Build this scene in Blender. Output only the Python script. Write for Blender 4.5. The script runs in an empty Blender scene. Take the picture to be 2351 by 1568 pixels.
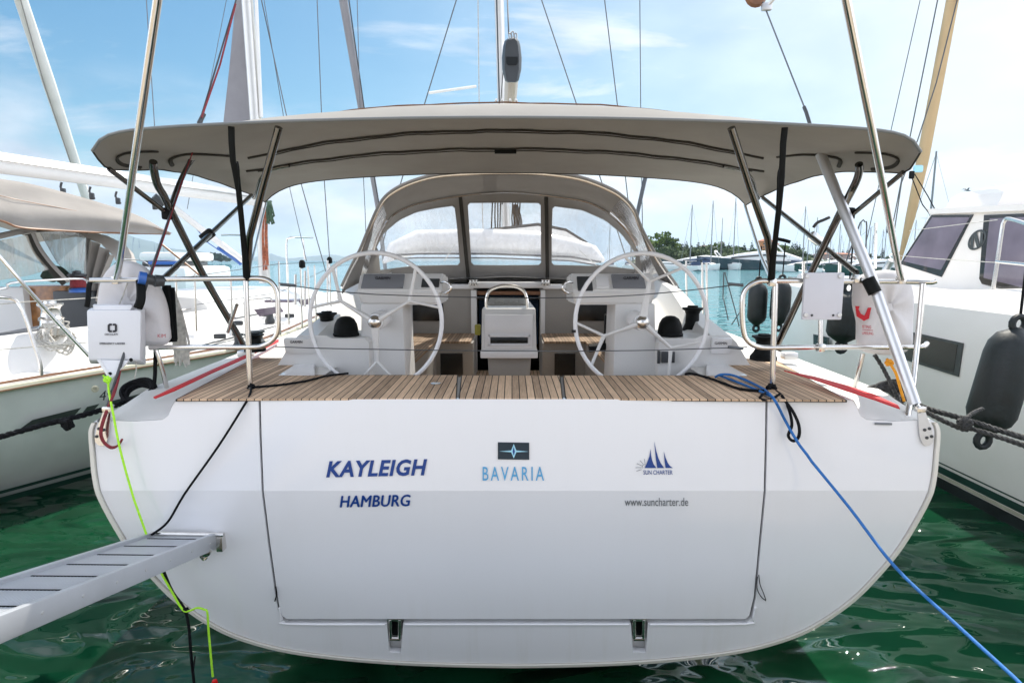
import bpy, bmesh, math, random
from mathutils import Vector as V, Matrix
from mathutils.geometry import tessellate_polygon
random.seed(7)
S = bpy.context.scene
COL = S.collection
R = math.radians

# ------------------------------------------------------------------ camera
# measured from the photo: horizon, vertical vanishing point -> 21 mm lens, 7.6 deg down
HC, FP, CX, CY = 2.5, 1400.0, 1175.5, 784.0
PITCH = math.atan(186 / FP)
cam = bpy.data.cameras.new('camera'); camo = bpy.data.objects.new('camera', cam); COL.objects.link(camo)
camo.location = (0, 0, HC); camo.rotation_euler = (math.pi/2 - PITCH, 0, 0)
cam.sensor_width = 36; cam.lens = FP / 2351 * 36; cam.clip_start = 0.05; cam.clip_end = 30000
S.camera = camo
# ------------------------------------------------------------------ light
SUN_EL, SUN_AZ = 55, 20            # azimuth to the right of straight ahead (+Y)
w = bpy.data.worlds.new('World'); S.world = w; w.use_nodes = True
nt = w.node_tree; nt.nodes.clear()
def N(t, **k):
    n = nt.nodes.new(t)
    for a, b in k.items():
        if a.startswith('i_'): n.inputs[a[2:]].default_value = b
        else: setattr(n, a, b)
    return n
def L(a, b): nt.links.new(a, b)
def MATH(op, a, b=None, c=None, clamp=False):
    n = nt.nodes.new('ShaderNodeMath'); n.operation = op; n.use_clamp = clamp
    for i, v in enumerate((a, b, c)):
        if v is None: continue
        if isinstance(v, (int, float)): n.inputs[i].default_value = v
        else: L(v, n.inputs[i])
    return n.outputs[0]
sky = N('ShaderNodeTexSky', sky_type='NISHITA', sun_disc=False)
sky.sun_elevation = R(SUN_EL); sky.sun_rotation = R(SUN_AZ)
sky.air_density = 1.0; sky.dust_density = 1.5; sky.ozone_density = 1.5; sky.altitude = 0
tc = N('ShaderNodeTexCoord'); sep = N('ShaderNodeSeparateXYZ'); L(tc.outputs['Generated'], sep.inputs[0])
zz = MATH('MAXIMUM', sep.outputs[2], 0.0)
den = MATH('ADD', zz, 0.16)
cx_ = MATH('DIVIDE', sep.outputs[0], den); cy_ = MATH('DIVIDE', sep.outputs[1], den)
cmb = N('ShaderNodeCombineXYZ'); L(cx_, cmb.inputs[0]); L(cy_, cmb.inputs[1])
mp = N('ShaderNodeMapping'); L(cmb.outputs[0], mp.inputs[0]); mp.inputs['Scale'].default_value = (0.8, 2.2, 1); mp.inputs['Location'].default_value = (1.3, 8.2, 0); mp.inputs['Rotation'].default_value = (0, 0, R(-8))
n1 = N('ShaderNodeTexNoise'); L(mp.outputs[0], n1.inputs['Vector']); n1.inputs['Scale'].default_value = 1.15; n1.inputs['Detail'].default_value = 9; n1.inputs['Roughness'].default_value = .6; n1.inputs['Distortion'].default_value = .35
cirrus = MATH('MULTIPLY_ADD', n1.outputs[0], 6.0, -3.05, clamp=True)
# puffy cloud bank low over the horizon
mp2 = N('ShaderNodeMapping'); L(tc.outputs['Generated'], mp2.inputs[0]); mp2.inputs['Scale'].default_value = (1, 1, 2.6)
n2 = N('ShaderNodeTexNoise'); L(mp2.outputs[0], n2.inputs['Vector']); n2.inputs['Scale'].default_value = 4.2; n2.inputs['Detail'].default_value = 10; n2.inputs['Roughness'].default_value = .58; n2.inputs['Distortion'].default_value = .25
low = MATH('MULTIPLY_ADD', zz, -6.6, 1.75)                   # 1 near horizon, 0 high up
bank = MATH('MULTIPLY_ADD', n2.outputs[0], 4.2, -2.10)
bank = MATH('ADD', bank, MATH('MULTIPLY', low, 1.0)); bank = MATH('MINIMUM', MATH('MAXIMUM', bank, 0), 1)
lowc = MATH('MINIMUM', MATH('MAXIMUM', low, 0), 1)
bank = MATH('MULTIPLY', bank, lowc)
# veil of bright cloud around the sun
sd = (math.sin(R(62))*math.cos(R(22)), math.cos(R(62))*math.cos(R(22)), math.sin(R(22)))
dt = N('ShaderNodeVectorMath', operation='DOT_PRODUCT'); L(tc.outputs['Generated'], dt.inputs[0]); dt.inputs[1].default_value = sd
veil = MATH('POWER', MATH('MAXIMUM', dt.outputs['Value'], 0), 3.0)
cf = MATH('MAXIMUM', MATH('MULTIPLY', cirrus, .72), bank); cf = MATH('MAXIMUM', cf, veil)
cf = MATH('MINIMUM', cf, 0.97)
# cloud colour: shaded grey-blue to white by finer noise
n3 = N('ShaderNodeTexNoise'); L(mp2.outputs[0], n3.inputs['Vector']); n3.inputs['Scale'].default_value = 6.5; n3.inputs['Detail'].default_value = 8
rp = N('ShaderNodeValToRGB'); L(n3.outputs[0], rp.inputs[0])
rp.color_ramp.elements[0].position = .36; rp.color_ramp.elements[0].color = (5.4, 5.9, 6.9, 1)
rp.color_ramp.elements[1].position = .66; rp.color_ramp.elements[1].color = (11.0, 11.0, 11.1, 1)
vm = N('ShaderNodeMixRGB'); L(veil, vm.inputs[0]); L(rp.outputs[0], vm.inputs[1]); vm.inputs[2].default_value = (12, 12, 12, 1)
mx = N('ShaderNodeMixRGB'); hsv = N('ShaderNodeHueSaturation'); hsv.inputs['Saturation'].default_value = 1.42; hsv.inputs['Value'].default_value = 1.06; 
tintn = N('ShaderNodeMixRGB', blend_type='MULTIPLY'); tintn.inputs[0].default_value = 1; tintn.inputs[2].default_value = (.90, 1.04, 1.0, 1); L(sky.outputs[0], tintn.inputs[1]); L(tintn.outputs[0], hsv.inputs['Color'])
L(cf, mx.inputs[0]); L(hsv.outputs[0], mx.inputs[1]); L(vm.outputs[0], mx.inputs[2])
# unseen bright cumulus added behind and beside the camera to light transom and hulls
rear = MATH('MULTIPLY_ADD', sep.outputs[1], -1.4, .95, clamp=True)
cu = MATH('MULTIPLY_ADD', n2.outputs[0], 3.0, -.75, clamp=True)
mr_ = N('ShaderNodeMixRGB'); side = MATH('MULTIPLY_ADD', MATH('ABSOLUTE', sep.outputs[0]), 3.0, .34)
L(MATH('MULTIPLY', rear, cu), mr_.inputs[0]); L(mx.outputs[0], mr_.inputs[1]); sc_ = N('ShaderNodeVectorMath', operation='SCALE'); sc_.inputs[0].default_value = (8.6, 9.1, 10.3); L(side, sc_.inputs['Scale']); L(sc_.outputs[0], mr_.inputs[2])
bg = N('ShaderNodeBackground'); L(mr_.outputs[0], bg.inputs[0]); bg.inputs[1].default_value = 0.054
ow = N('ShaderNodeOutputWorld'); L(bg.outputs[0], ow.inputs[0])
sl = bpy.data.lights.new('sun', 'SUN'); sl.energy = 3.2; sl.angle = R(.55); sl.color = (1, .94, .84)
so = bpy.data.objects.new('sun', sl); COL.objects.link(so)
so.rotation_euler = (V((math.sin(R(SUN_AZ))*math.cos(R(SUN_EL)), math.cos(R(SUN_AZ))*math.cos(R(SUN_EL)), math.sin(R(SUN_EL))))).to_track_quat('Z', 'Y').to_euler()
S.view_settings.view_transform = 'Standard'; S.view_settings.look = 'None'
S.view_settings.gamma = 1; S.view_settings.exposure = 1.07
S.render.engine = 'CYCLES'

# ------------------------------------------------------------------ measuring helpers
CP, SP = math.cos(PITCH), math.sin(PITCH)
def ray(px, py):
    u = (px - CX) / FP; v = (CY - py) / FP
    return V((u, CP + v*SP, -SP + v*CP))
def at(px, py, Y):                      # the point of the world plane y = Y seen there
    d = ray(px, py); return V((0, 0, HC)) + d * (Y / d.y)
def atz(px, py, z):
    d = ray(px, py); return V((0, 0, HC)) + d * ((z - HC) / d.z)
def atx(px, py, x):
    d = ray(px, py); return V((0, 0, HC)) + d * (x / d.x)
def onf(px, py, Yf, Y0=5.0):            # the point of the surface y = Yf(z)
    p = at(px, py, Y0)
    for _ in range(12): p = at(px, py, Yf(p.z))
    return p

# ------------------------------------------------------------------ object helpers
def wloc(o):
    l = V((0, 0, 0))
    while o is not None: l = l + V(o.location); o = o.parent
    return l
def thing(name, label, cat, loc=(0, 0, 0), group=None, kind=None):
    o = bpy.data.objects.new(name, None); COL.objects.link(o); o.location = loc; o.empty_display_size = .2
    return tag(o, label, cat, group, kind)
def tag(o, label=None, cat=None, group=None, kind=None):
    if label: o['label'] = label
    if cat: o['category'] = cat
    if group: o['group'] = group
    if kind: o['kind'] = kind
    return o
def finish(o, bm, mats, parent, smooth, ang=35):
    me = bpy.data.meshes.new(o)
    off = wloc(parent)
    if off.length > 0: bmesh.ops.translate(bm, verts=bm.verts, vec=-off)
    bm.to_mesh(me); bm.free()
    for m in (mats if isinstance(mats, (list, tuple)) else [mats]): me.materials.append(m)
    if smooth:
        for p in me.polygons: p.use_smooth = True
        try: me.set_sharp_from_angle(angle=R(ang))
        except Exception: pass
    ob = bpy.data.objects.new(o, me); COL.objects.link(ob)
    if parent is not None: ob.parent = parent
    return ob
class MB:
    """collects shapes for ONE mesh object"""
    def __init__(s): s.bm = bmesh.new(); s.mi = 0
    def add(s, vs, fs):
        b = [s.bm.verts.new(v) for v in vs]
        for f in fs:
            try: q = s.bm.faces.new([b[i] for i in f]); q.material_index = s.mi
            except ValueError: pass
        return b
    def box(s, lo, hi, bev=0):
        lo, hi = V(lo), V(hi)
        c = (lo+hi)/2; d = hi-lo
        return s.obox(c, (1,0,0), (0,1,0), (0,0,1), abs(d.x), abs(d.y), abs(d.z), bev)
    def obox(s, c, ax, ay, az, sx, sy, sz, bev=0):
        c = V(c); ax, ay, az = V(ax)*sx/2, V(ay)*sy/2, V(az)*sz/2
        vs = [c + ax*i + ay*j + az*k for k in (-1, 1) for j in (-1, 1) for i in (-1, 1)]
        fs = [(0,2,3,1), (4,5,7,6), (0,1,5,4), (2,6,7,3), (0,4,6,2), (1,3,7,5)]
        return s.hexa(vs, bev)
    def hexa(s, vs, bev=0):             # 8 corners, bit order x,y,z
        fs = [(0,2,3,1), (4,5,7,6), (0,1,5,4), (2,6,7,3), (0,4,6,2), (1,3,7,5)]
        b = s.add(vs, fs)
        if bev > 0:
            es = list({e for v in b for e in v.link_edges})
            bmesh.ops.bevel(s.bm, geom=es, offset=bev, segments=2, affect='EDGES', profile=.6, material=s.mi)
        return s
    def tube(s, pts, r, n=10, closed=False, caps=True, sm=0, sq=1.0):
        pts = [V(p) for p in pts]
        if sm: pts = smooth_path(pts, sm, closed)
        m = len(pts); rs = r if isinstance(r, (list, tuple)) else [r]*m
        if len(rs) != m: rs = [rs[0] + (rs[-1]-rs[0])*i/(m-1) for i in range(m)]
        T = []
        for i in range(m):
            a = pts[(i-1) % m] if (closed or i) else pts[0]; b = pts[(i+1) % m] if (closed or i < m-1) else pts[-1]
            t = (b-a); T.append(t.normalized() if t.length > 1e-9 else V((0, 0, 1)))
        up = V((0, 0, 1)) if abs(T[0].z) < .9 else V((0, 1, 0))
        u = T[0].cross(up).normalized(); rings = []
        for i in range(m):
            u = (u - T[i]*u.dot(T[i])); u = u.normalized() if u.length > 1e-6 else T[i].orthogonal().normalized()
            v = T[i].cross(u)
            rings.append([s.bm.verts.new(pts[i] + (u*math.cos(k*2*math.pi/n) + v*math.sin(k*2*math.pi/n)*sq)*rs[i]) for k in range(n)])
        for i in range(m if closed else m-1):
            a, b = rings[i], rings[(i+1) % m]
            for k in range(n):
                f = s.bm.faces.new((a[k], a[(k+1) % n], b[(k+1) % n], b[k])); f.material_index = s.mi
        if caps and not closed:
            for rg in (rings[0][::-1], rings[-1]): f = s.bm.faces.new(rg); f.material_index = s.mi
        return s
    def rope(s, pts, r, sm=6, pitch=None, n=6):   # three twisted strands
        pts = smooth_path([V(p) for p in pts], sm) if sm else [V(p) for p in pts]
        pitch = pitch or r*7
        q = [pts[0]]                    # even spacing
        step = pitch/7
        for a, b in zip(pts, pts[1:]):
            d = (b-a).length; k = max(1, int(d/step))
            for i in range(1, k+1): q.append(a.lerp(b, i/k))
        for st in range(3):
            o = []; ln = 0
            for i, p in enumerate(q):
                t = (q[min(i+1, len(q)-1)] - q[max(i-1, 0)]).normalized()
                u = t.cross(V((0.1, .2, 1))).normalized(); v = t.cross(u)
                if i: ln += (p-q[i-1]).length
                a = ln/pitch*2*math.pi + st*2.094
                o.append(p + (u*math.cos(a)+v*math.sin(a))*r*.5)
            s.tube(o, r*.56, n=n)
        return s
    def lathe(s, c, axis, prof, n=20, ax2=None):      # prof: (radius, height)
        c = V(c); axis = V(axis).normalized(); u = axis.orthogonal().normalized() if ax2 is None else V(ax2); v = axis.cross(u)
        rings = []
        for r, h in prof:
            if r < 1e-5: rings.append([s.bm.verts.new(c+axis*h)])
            else: rings.append([s.bm.verts.new(c + axis*h + (u*math.cos(k*2*math.pi/n)+v*math.sin(k*2*math.pi/n))*r) for k in range(n)])
        for a, b in zip(rings, rings[1:]):
            for k in range(n):
                va = [a[k % len(a)], a[(k+1) % len(a)], b[(k+1) % len(b)], b[k % len(b)]]
                va = list(dict.fromkeys(va))
                if len(va) > 2: f = s.bm.faces.new(va); f.material_index = s.mi
        for rg in (rings[0][::-1], rings[-1]):
            if len(rg) > 2: f = s.bm.faces.new(rg); f.material_index = s.mi
        return s
    def plate(s, loops, d, cuts=None, warp=None):
        """polygon with holes (3D points, roughly flat), given thickness vector d; cuts = z levels to split at, warp moves verts"""
        loops = [[V(p) for p in lp] for lp in loops]; d = V(d)
        tri = tessellate_polygon(loops); flat = [p for lp in loops for p in lp]
        a = [s.bm.verts.new(p) for p in flat]; b = [s.bm.verts.new(p+d) for p in flat]; new = a+b
        fl = []
        for t in tri:
            try:
                fl.append(s.bm.faces.new([a[i] for i in t])); fl.append(s.bm.faces.new([b[i] for i in reversed(t)]))
            except ValueError: pass
        k = 0
        for lp in loops:
            n = len(lp)
            for i in range(n):
                j = (i+1) % n; fl.append(s.bm.faces.new((a[k+i], b[k+i], b[k+j], a[k+j])))
            k += n
        for f in fl: f.material_index = s.mi
        if cuts:
            for z in cuts:
                g = [x for x in s.bm.verts] + list(s.bm.edges) + list(s.bm.faces)
                bmesh.ops.bisect_plane(s.bm, geom=g, plane_co=(0, 0, z), plane_no=(0, 0, 1))
        if warp:
            for v in s.bm.verts: v.co = warp(v.co)
        bmesh.ops.recalc_face_normals(s.bm, faces=[f for f in s.bm.faces])
        return s
    def grid(s, rows, closeu=False):
        m, n = len(rows), len(rows[0]); vs = [[s.bm.verts.new(p) for p in r] for r in rows]
        for i in range(m-1):
            for k in range(n if closeu else n-1):
                j = (k+1) % n
                try: f = s.bm.faces.new((vs[i][k], vs[i][j], vs[i+1][j], vs[i+1][k])); f.material_index = s.mi
                except ValueError: pass
        return vs
    def build(s, name, mats, parent=None, smooth=True, ang=35, thick=0):
        if thick:
            bmesh.ops.recalc_face_normals(s.bm, faces=list(s.bm.faces))
            bmesh.ops.solidify(s.bm, geom=list(s.bm.faces), thickness=thick)
        return finish(name, s.bm, mats, parent, smooth, ang)
def smooth_path(p, k, closed=False):
    n = len(p); out = []
    for i in range(n if closed else n-1):
        if closed: a, b, c, d = p[(i-1) % n], p[i], p[(i+1) % n], p[(i+2) % n]
        else: a, b, c, d = p[max(i-1, 0)], p[i], p[i+1], p[min(i+2, n-1)]
        for j in range(k):
            t = j/k
            out.append(.5*((2*b) + (c-a)*t + (2*a-5*b+4*c-d)*t*t + (3*b-a-3*c+d)*t**3))
    if not closed: out.append(p[-1])
    return out
def lines(px, Y):                       # pixel list -> points; entries (x,y) or (x,y,Y)
    return [at(p[0], p[1], p[2] if len(p) > 2 else Y) for p in px]
def text_mesh(body, fn, name, mat, parent, bold=0.0, shear=0.0, spacing=1.0, ex=.0015, axis=None):
    """fn(u,v) maps the text's own 0..1 box into the world"""
    hasM = 'M' in body and bold > 0                     # the built-in M breaks when emboldened: overlay shifted copies instead
    cu = bpy.data.curves.new('t', 'FONT'); cu.body = body; cu.offset = 0 if hasM else bold; cu.shear = shear; cu.space_character = spacing; cu.resolution_u = 3
    o = bpy.data.objects.new('t', cu); COL.objects.link(o)
    dg = bpy.context.evaluated_depsgraph_get(); me = bpy.data.meshes.new_from_object(o.evaluated_get(dg))
    xs = [v.co.x for v in me.vertices]; ys = [v.co.y for v in me.vertices]
    x0, x1, y0, y1 = min(xs), max(xs), min(ys), max(ys)
    bm = bmesh.new()
    sh = [(0, 0), (bold, 0), (-bold, 0), (0, bold*.6), (0, -bold*.6)] if hasM else [(0, 0)]
    for i, (sx, sy) in enumerate(sh):
        n0 = len(bm.verts); bm.from_mesh(me); bm.verts.ensure_lookup_table()
        for v in bm.verts[n0:]: v.co = fn((v.co.x+sx-x0)/(x1-x0), (v.co.y+sy-y0)/(y1-y0)) + V((0, -.00015*i, 0))
    bpy.data.objects.remove(o); bpy.data.curves.remove(cu); bpy.data.meshes.remove(me)
    return finish(name, bm, mat, parent, False)

# ------------------------------------------------------------------ materials
def mat(name, col, rough=.5, metal=0, var=.06, vscale=6, bump=0, bscale=40, coat=0, trans=0, alpha=1, spec=.5, dirt=None, rvar=.0):
    m = bpy.data.materials.new(name); m.use_nodes = True; t = m.node_tree; p = t.nodes['Principled BSDF']
    p.inputs['Base Color'].default_value = (*col, 1); p.inputs['Roughness'].default_value = rough; p.inputs['Metallic'].default_value = metal
    p.inputs['Specular IOR Level'].default_value = spec
    if coat: p.inputs['Coat Weight'].default_value = coat; p.inputs['Coat Roughness'].default_value = .04
    tcn = t.nodes.new('ShaderNodeTexCoord')
    if var or rvar:
        n = t.nodes.new('ShaderNodeTexNoise'); n.inputs['Scale'].default_value = vscale; n.inputs['Detail'].default_value = 6; t.links.new(tcn.outputs['Object'], n.inputs['Vector'])
        r = t.nodes.new('ShaderNodeValToRGB'); r.color_ramp.elements[0].position = .3; r.color_ramp.elements[1].position = .72
        r.color_ramp.elements[0].color = (*[c*(1-var) for c in col], 1) if dirt is None else (*dirt, 1); r.color_ramp.elements[1].color = (*[min(1, c*(1+var)) for c in col], 1)
        t.links.new(n.outputs[0], r.inputs[0]); t.links.new(r.outputs[0], p.inputs['Base Color'])
        if rvar:
            mr = t.nodes.new('ShaderNodeMapRange'); mr.inputs[3].default_value = max(.02, rough-rvar); mr.inputs[4].default_value = rough+rvar
            t.links.new(n.outputs[0], mr.inputs[0]); t.links.new(mr.outputs[0], p.inputs['Roughness'])
    if bump:
        n = t.nodes.new('ShaderNodeTexNoise'); n.inputs['Scale'].default_value = bscale; n.inputs['Detail'].default_value = 4; t.links.new(tcn.outputs['Object'], n.inputs['Vector'])
        b = t.nodes.new('ShaderNodeBump'); b.inputs['Strength'].default_value = bump; b.inputs['Distance'].default_value = .02
        t.links.new(n.outputs[0], b.inputs['Height']); t.links.new(b.outputs[0], p.inputs['Normal'])
    return m
def fabric(name, col, trl=.12, bump=.25, bscale=7):
    m = mat(name, col, .95, var=.07, vscale=3, bump=bump, bscale=bscale, spec=.15); t = m.node_tree; p = t.nodes['Principled BSDF']
    tr = t.nodes.new('ShaderNodeBsdfTranslucent'); tr.inputs[0].default_value = (*col, 1)
    mxs = t.nodes.new('ShaderNodeMixShader'); mxs.inputs[0].default_value = trl
    t.links.new(p.outputs[0], mxs.inputs[1]); t.links.new(tr.outputs[0], mxs.inputs[2]); t.links.new(mxs.outputs[0], t.nodes['Material Output'].inputs[0])
    return m
def clear(name, tint=(.96, .965, .97), haze=.055, gl=.08, rough=.06, haze_col=(.75, .75, .76)):
    m = bpy.data.materials.new(name); m.use_nodes = True; t = m.node_tree; t.nodes.remove(t.nodes['Principled BSDF'])
    a = t.nodes.new('ShaderNodeBsdfTransparent'); a.inputs[0].default_value = (*tint, 1)
    g = t.nodes.new('ShaderNodeBsdfGlossy'); g.inputs['Roughness'].default_value = rough
    d = t.nodes.new('ShaderNodeBsdfDiffuse'); d.inputs[0].default_value = (*haze_col, 1)
    fr = t.nodes.new('ShaderNodeFresnel'); fr.inputs[0].default_value = 1.45
    tcn = t.nodes.new('ShaderNodeTexCoord'); mpn = t.nodes.new('ShaderNodeMapping'); mpn.inputs['Scale'].default_value = (9, 9, 1.2); t.links.new(tcn.outputs['Object'], mpn.inputs[0])
    n = t.nodes.new('ShaderNodeTexNoise'); n.inputs['Scale'].default_value = 1.3; n.inputs['Detail'].default_value = 6; n.inputs['Distortion'].default_value = 1.2; t.links.new(mpn.outputs[0], n.inputs['Vector'])
    mr = t.nodes.new('ShaderNodeMapRange'); mr.inputs[1].default_value = .35; mr.inputs[2].default_value = .75; mr.inputs[3].default_value = haze*.3; mr.inputs[4].default_value = haze*2.2; t.links.new(n.outputs[0], mr.inputs[0])
    b = t.nodes.new('ShaderNodeBump'); b.inputs['Strength'].default_value = .25; b.inputs['Distance'].default_value = .03; t.links.new(n.outputs[0], b.inputs['Height']); t.links.new(b.outputs[0], g.inputs['Normal'])
    m1 = t.nodes.new('ShaderNodeMixShader'); t.links.new(mr.outputs[0], m1.inputs[0]); t.links.new(a.outputs[0], m1.inputs[1]); t.links.new(d.outputs[0], m1.inputs[2])
    ad = t.nodes.new('ShaderNodeMath'); ad.operation = 'MULTIPLY_ADD'; t.links.new(fr.outputs[0], ad.inputs[0]); ad.inputs[1].default_value = 1.0; ad.inputs[2].default_value = gl-.04; ad.use_clamp = True
    m2 = t.nodes.new('ShaderNodeMixShader'); t.links.new(ad.outputs[0], m2.inputs[0]); t.links.new(m1.outputs[0], m2.inputs[1]); t.links.new(g.outputs[0], m2.inputs[2])
    t.links.new(m2.outputs[0], t.nodes['Material Output'].inputs[0]); return m
def teak_mat(name, axis='x', period=.0405, tone=1.0):
    m = bpy.data.materials.new(name); m.use_nodes = True; t = m.node_tree; p = t.nodes['Principled BSDF']; lk = t.links.new
    tcn = t.nodes.new('ShaderNodeTexCoord'); sp = t.nodes.new('ShaderNodeSeparateXYZ'); lk(tcn.outputs['Object'], sp.inputs[0])
    def mt(op, a, b=None, cl=False):
        n = t.nodes.new('ShaderNodeMath'); n.operation = op; n.use_clamp = cl
        for i, v in enumerate((a, b)):
            if v is None: continue
            if isinstance(v, (int, float)): n.inputs[i].default_value = v
            else: lk(v, n.inputs[i])
        return n.outputs[0]
    q = mt('DIVIDE', sp.outputs[0 if axis == 'x' else 1], period); fr = mt('FRACT', mt('ADD', q, 500.0)); pl = mt('FLOOR', mt('ADD', q, 500.0))
    seam = mt('LESS_THAN', mt('ABSOLUTE', mt('SUBTRACT', fr, .5)), .44)   # 1 on wood, 0 in the caulk
    wn = t.nodes.new('ShaderNodeTexWhiteNoise'); wn.noise_dimensions = '1D'; lk(pl, wn.inputs['W'])
    mpn = t.nodes.new('ShaderNodeMapping'); mpn.inputs['Scale'].default_value = (90, 5, 5) if axis == 'x' else (5, 90, 5); lk(tcn.outputs['Object'], mpn.inputs[0])
    gr = t.nodes.new('ShaderNodeTexNoise'); gr.inputs['Scale'].default_value = 1.6; gr.inputs['Detail'].default_value = 6; lk(mpn.outputs[0], gr.inputs['Vector'])
    st = t.nodes.new('ShaderNodeTexNoise'); st.inputs['Scale'].default_value = 3.5; st.inputs['Detail'].default_value = 5; lk(tcn.outputs['Object'], st.inputs['Vector'])
    f = mt('ADD', mt('MULTIPLY', gr.outputs[0], .55), mt('ADD', mt('MULTIPLY', wn.outputs[0], .38), mt('MULTIPLY', st.outputs[0], .3)))
    rp = t.nodes.new('ShaderNodeValToRGB'); lk(f, rp.inputs[0]); e = rp.color_ramp.elements
    e[0].position = .3; e[0].color = (.17*tone, .115*tone, .075*tone, 1); e[1].position = .95; e[1].color = (.50*tone, .355*tone, .235*tone, 1)
    mxx = t.nodes.new('ShaderNodeMixRGB'); lk(seam, mxx.inputs[0]); mxx.inputs[1].default_value = (.012, .012, .012, 1); lk(rp.outputs[0], mxx.inputs[2])
    lk(mxx.outputs[0], p.inputs['Base Color']); p.inputs['Roughness'].default_value = .72; p.inputs['Specular IOR Level'].default_value = .25
    b = t.nodes.new('ShaderNodeBump'); b.inputs['Strength'].default_value = .35; b.inputs['Distance'].default_value = .002; lk(mt('ADD', mt('MULTIPLY', gr.outputs[0], .5), seam), b.inputs['Height']); lk(b.outputs[0], p.inputs['Normal'])
    return m
def stained_gel():
    m = mat('transom_gelcoat', (.80, .80, .815), .14, var=.02, vscale=.9, coat=.6, rvar=.05); t = m.node_tree; p = t.nodes['Principled BSDF']; lk = t.links.new
    src = p.inputs['Base Color'].links[0].from_socket
    tcn = t.nodes.new('ShaderNodeTexCoord'); sp = t.nodes.new('ShaderNodeSeparateXYZ'); lk(tcn.outputs['Object'], sp.inputs[0])
    mpn = t.nodes.new('ShaderNodeMapping'); mpn.inputs['Scale'].default_value = (9, 1, .7); lk(tcn.outputs['Object'], mpn.inputs[0])
    n = t.nodes.new('ShaderNodeTexNoise'); n.inputs['Scale'].default_value = 1.6; n.inputs['Detail'].default_value = 7; n.inputs['Roughness'].default_value = .65; lk(mpn.outputs[0], n.inputs['Vector'])
    r1 = t.nodes.new('ShaderNodeMapRange'); lk(n.outputs[0], r1.inputs[0]); r1.inputs[1].default_value = .50; r1.inputs[2].default_value = .80; r1.inputs[4].default_value = .35
    zr = t.nodes.new('ShaderNodeMapRange'); lk(sp.outputs[2], zr.inputs[0]); zr.inputs[1].default_value = .75; zr.inputs[2].default_value = .10; zr.inputs[3].default_value = .12; zr.inputs[4].default_value = 1
    mu = t.nodes.new('ShaderNodeMath'); mu.operation = 'MULTIPLY'; lk(r1.outputs[0], mu.inputs[0]); lk(zr.outputs[0], mu.inputs[1])
    mx = t.nodes.new('ShaderNodeMixRGB'); lk(mu.outputs[0], mx.inputs[0]); lk(src, mx.inputs[1]); mx.inputs[2].default_value = (.60, .57, .47, 1); lk(mx.outputs[0], p.inputs['Base Color'])
    w = t.nodes.new('ShaderNodeTexNoise'); w.inputs['Scale'].default_value = 1.3; w.inputs['Detail'].default_value = 1; lk(tcn.outputs['Object'], w.inputs['Vector'])
    b = t.nodes.new('ShaderNodeBump'); b.inputs['Strength'].default_value = .35; b.inputs['Distance'].default_value = .02; lk(w.outputs[0], b.inputs['Height']); lk(b.outputs[0], p.inputs['Normal']); lk(b.outputs[0], p.inputs['Coat Normal'])
    return m
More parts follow.
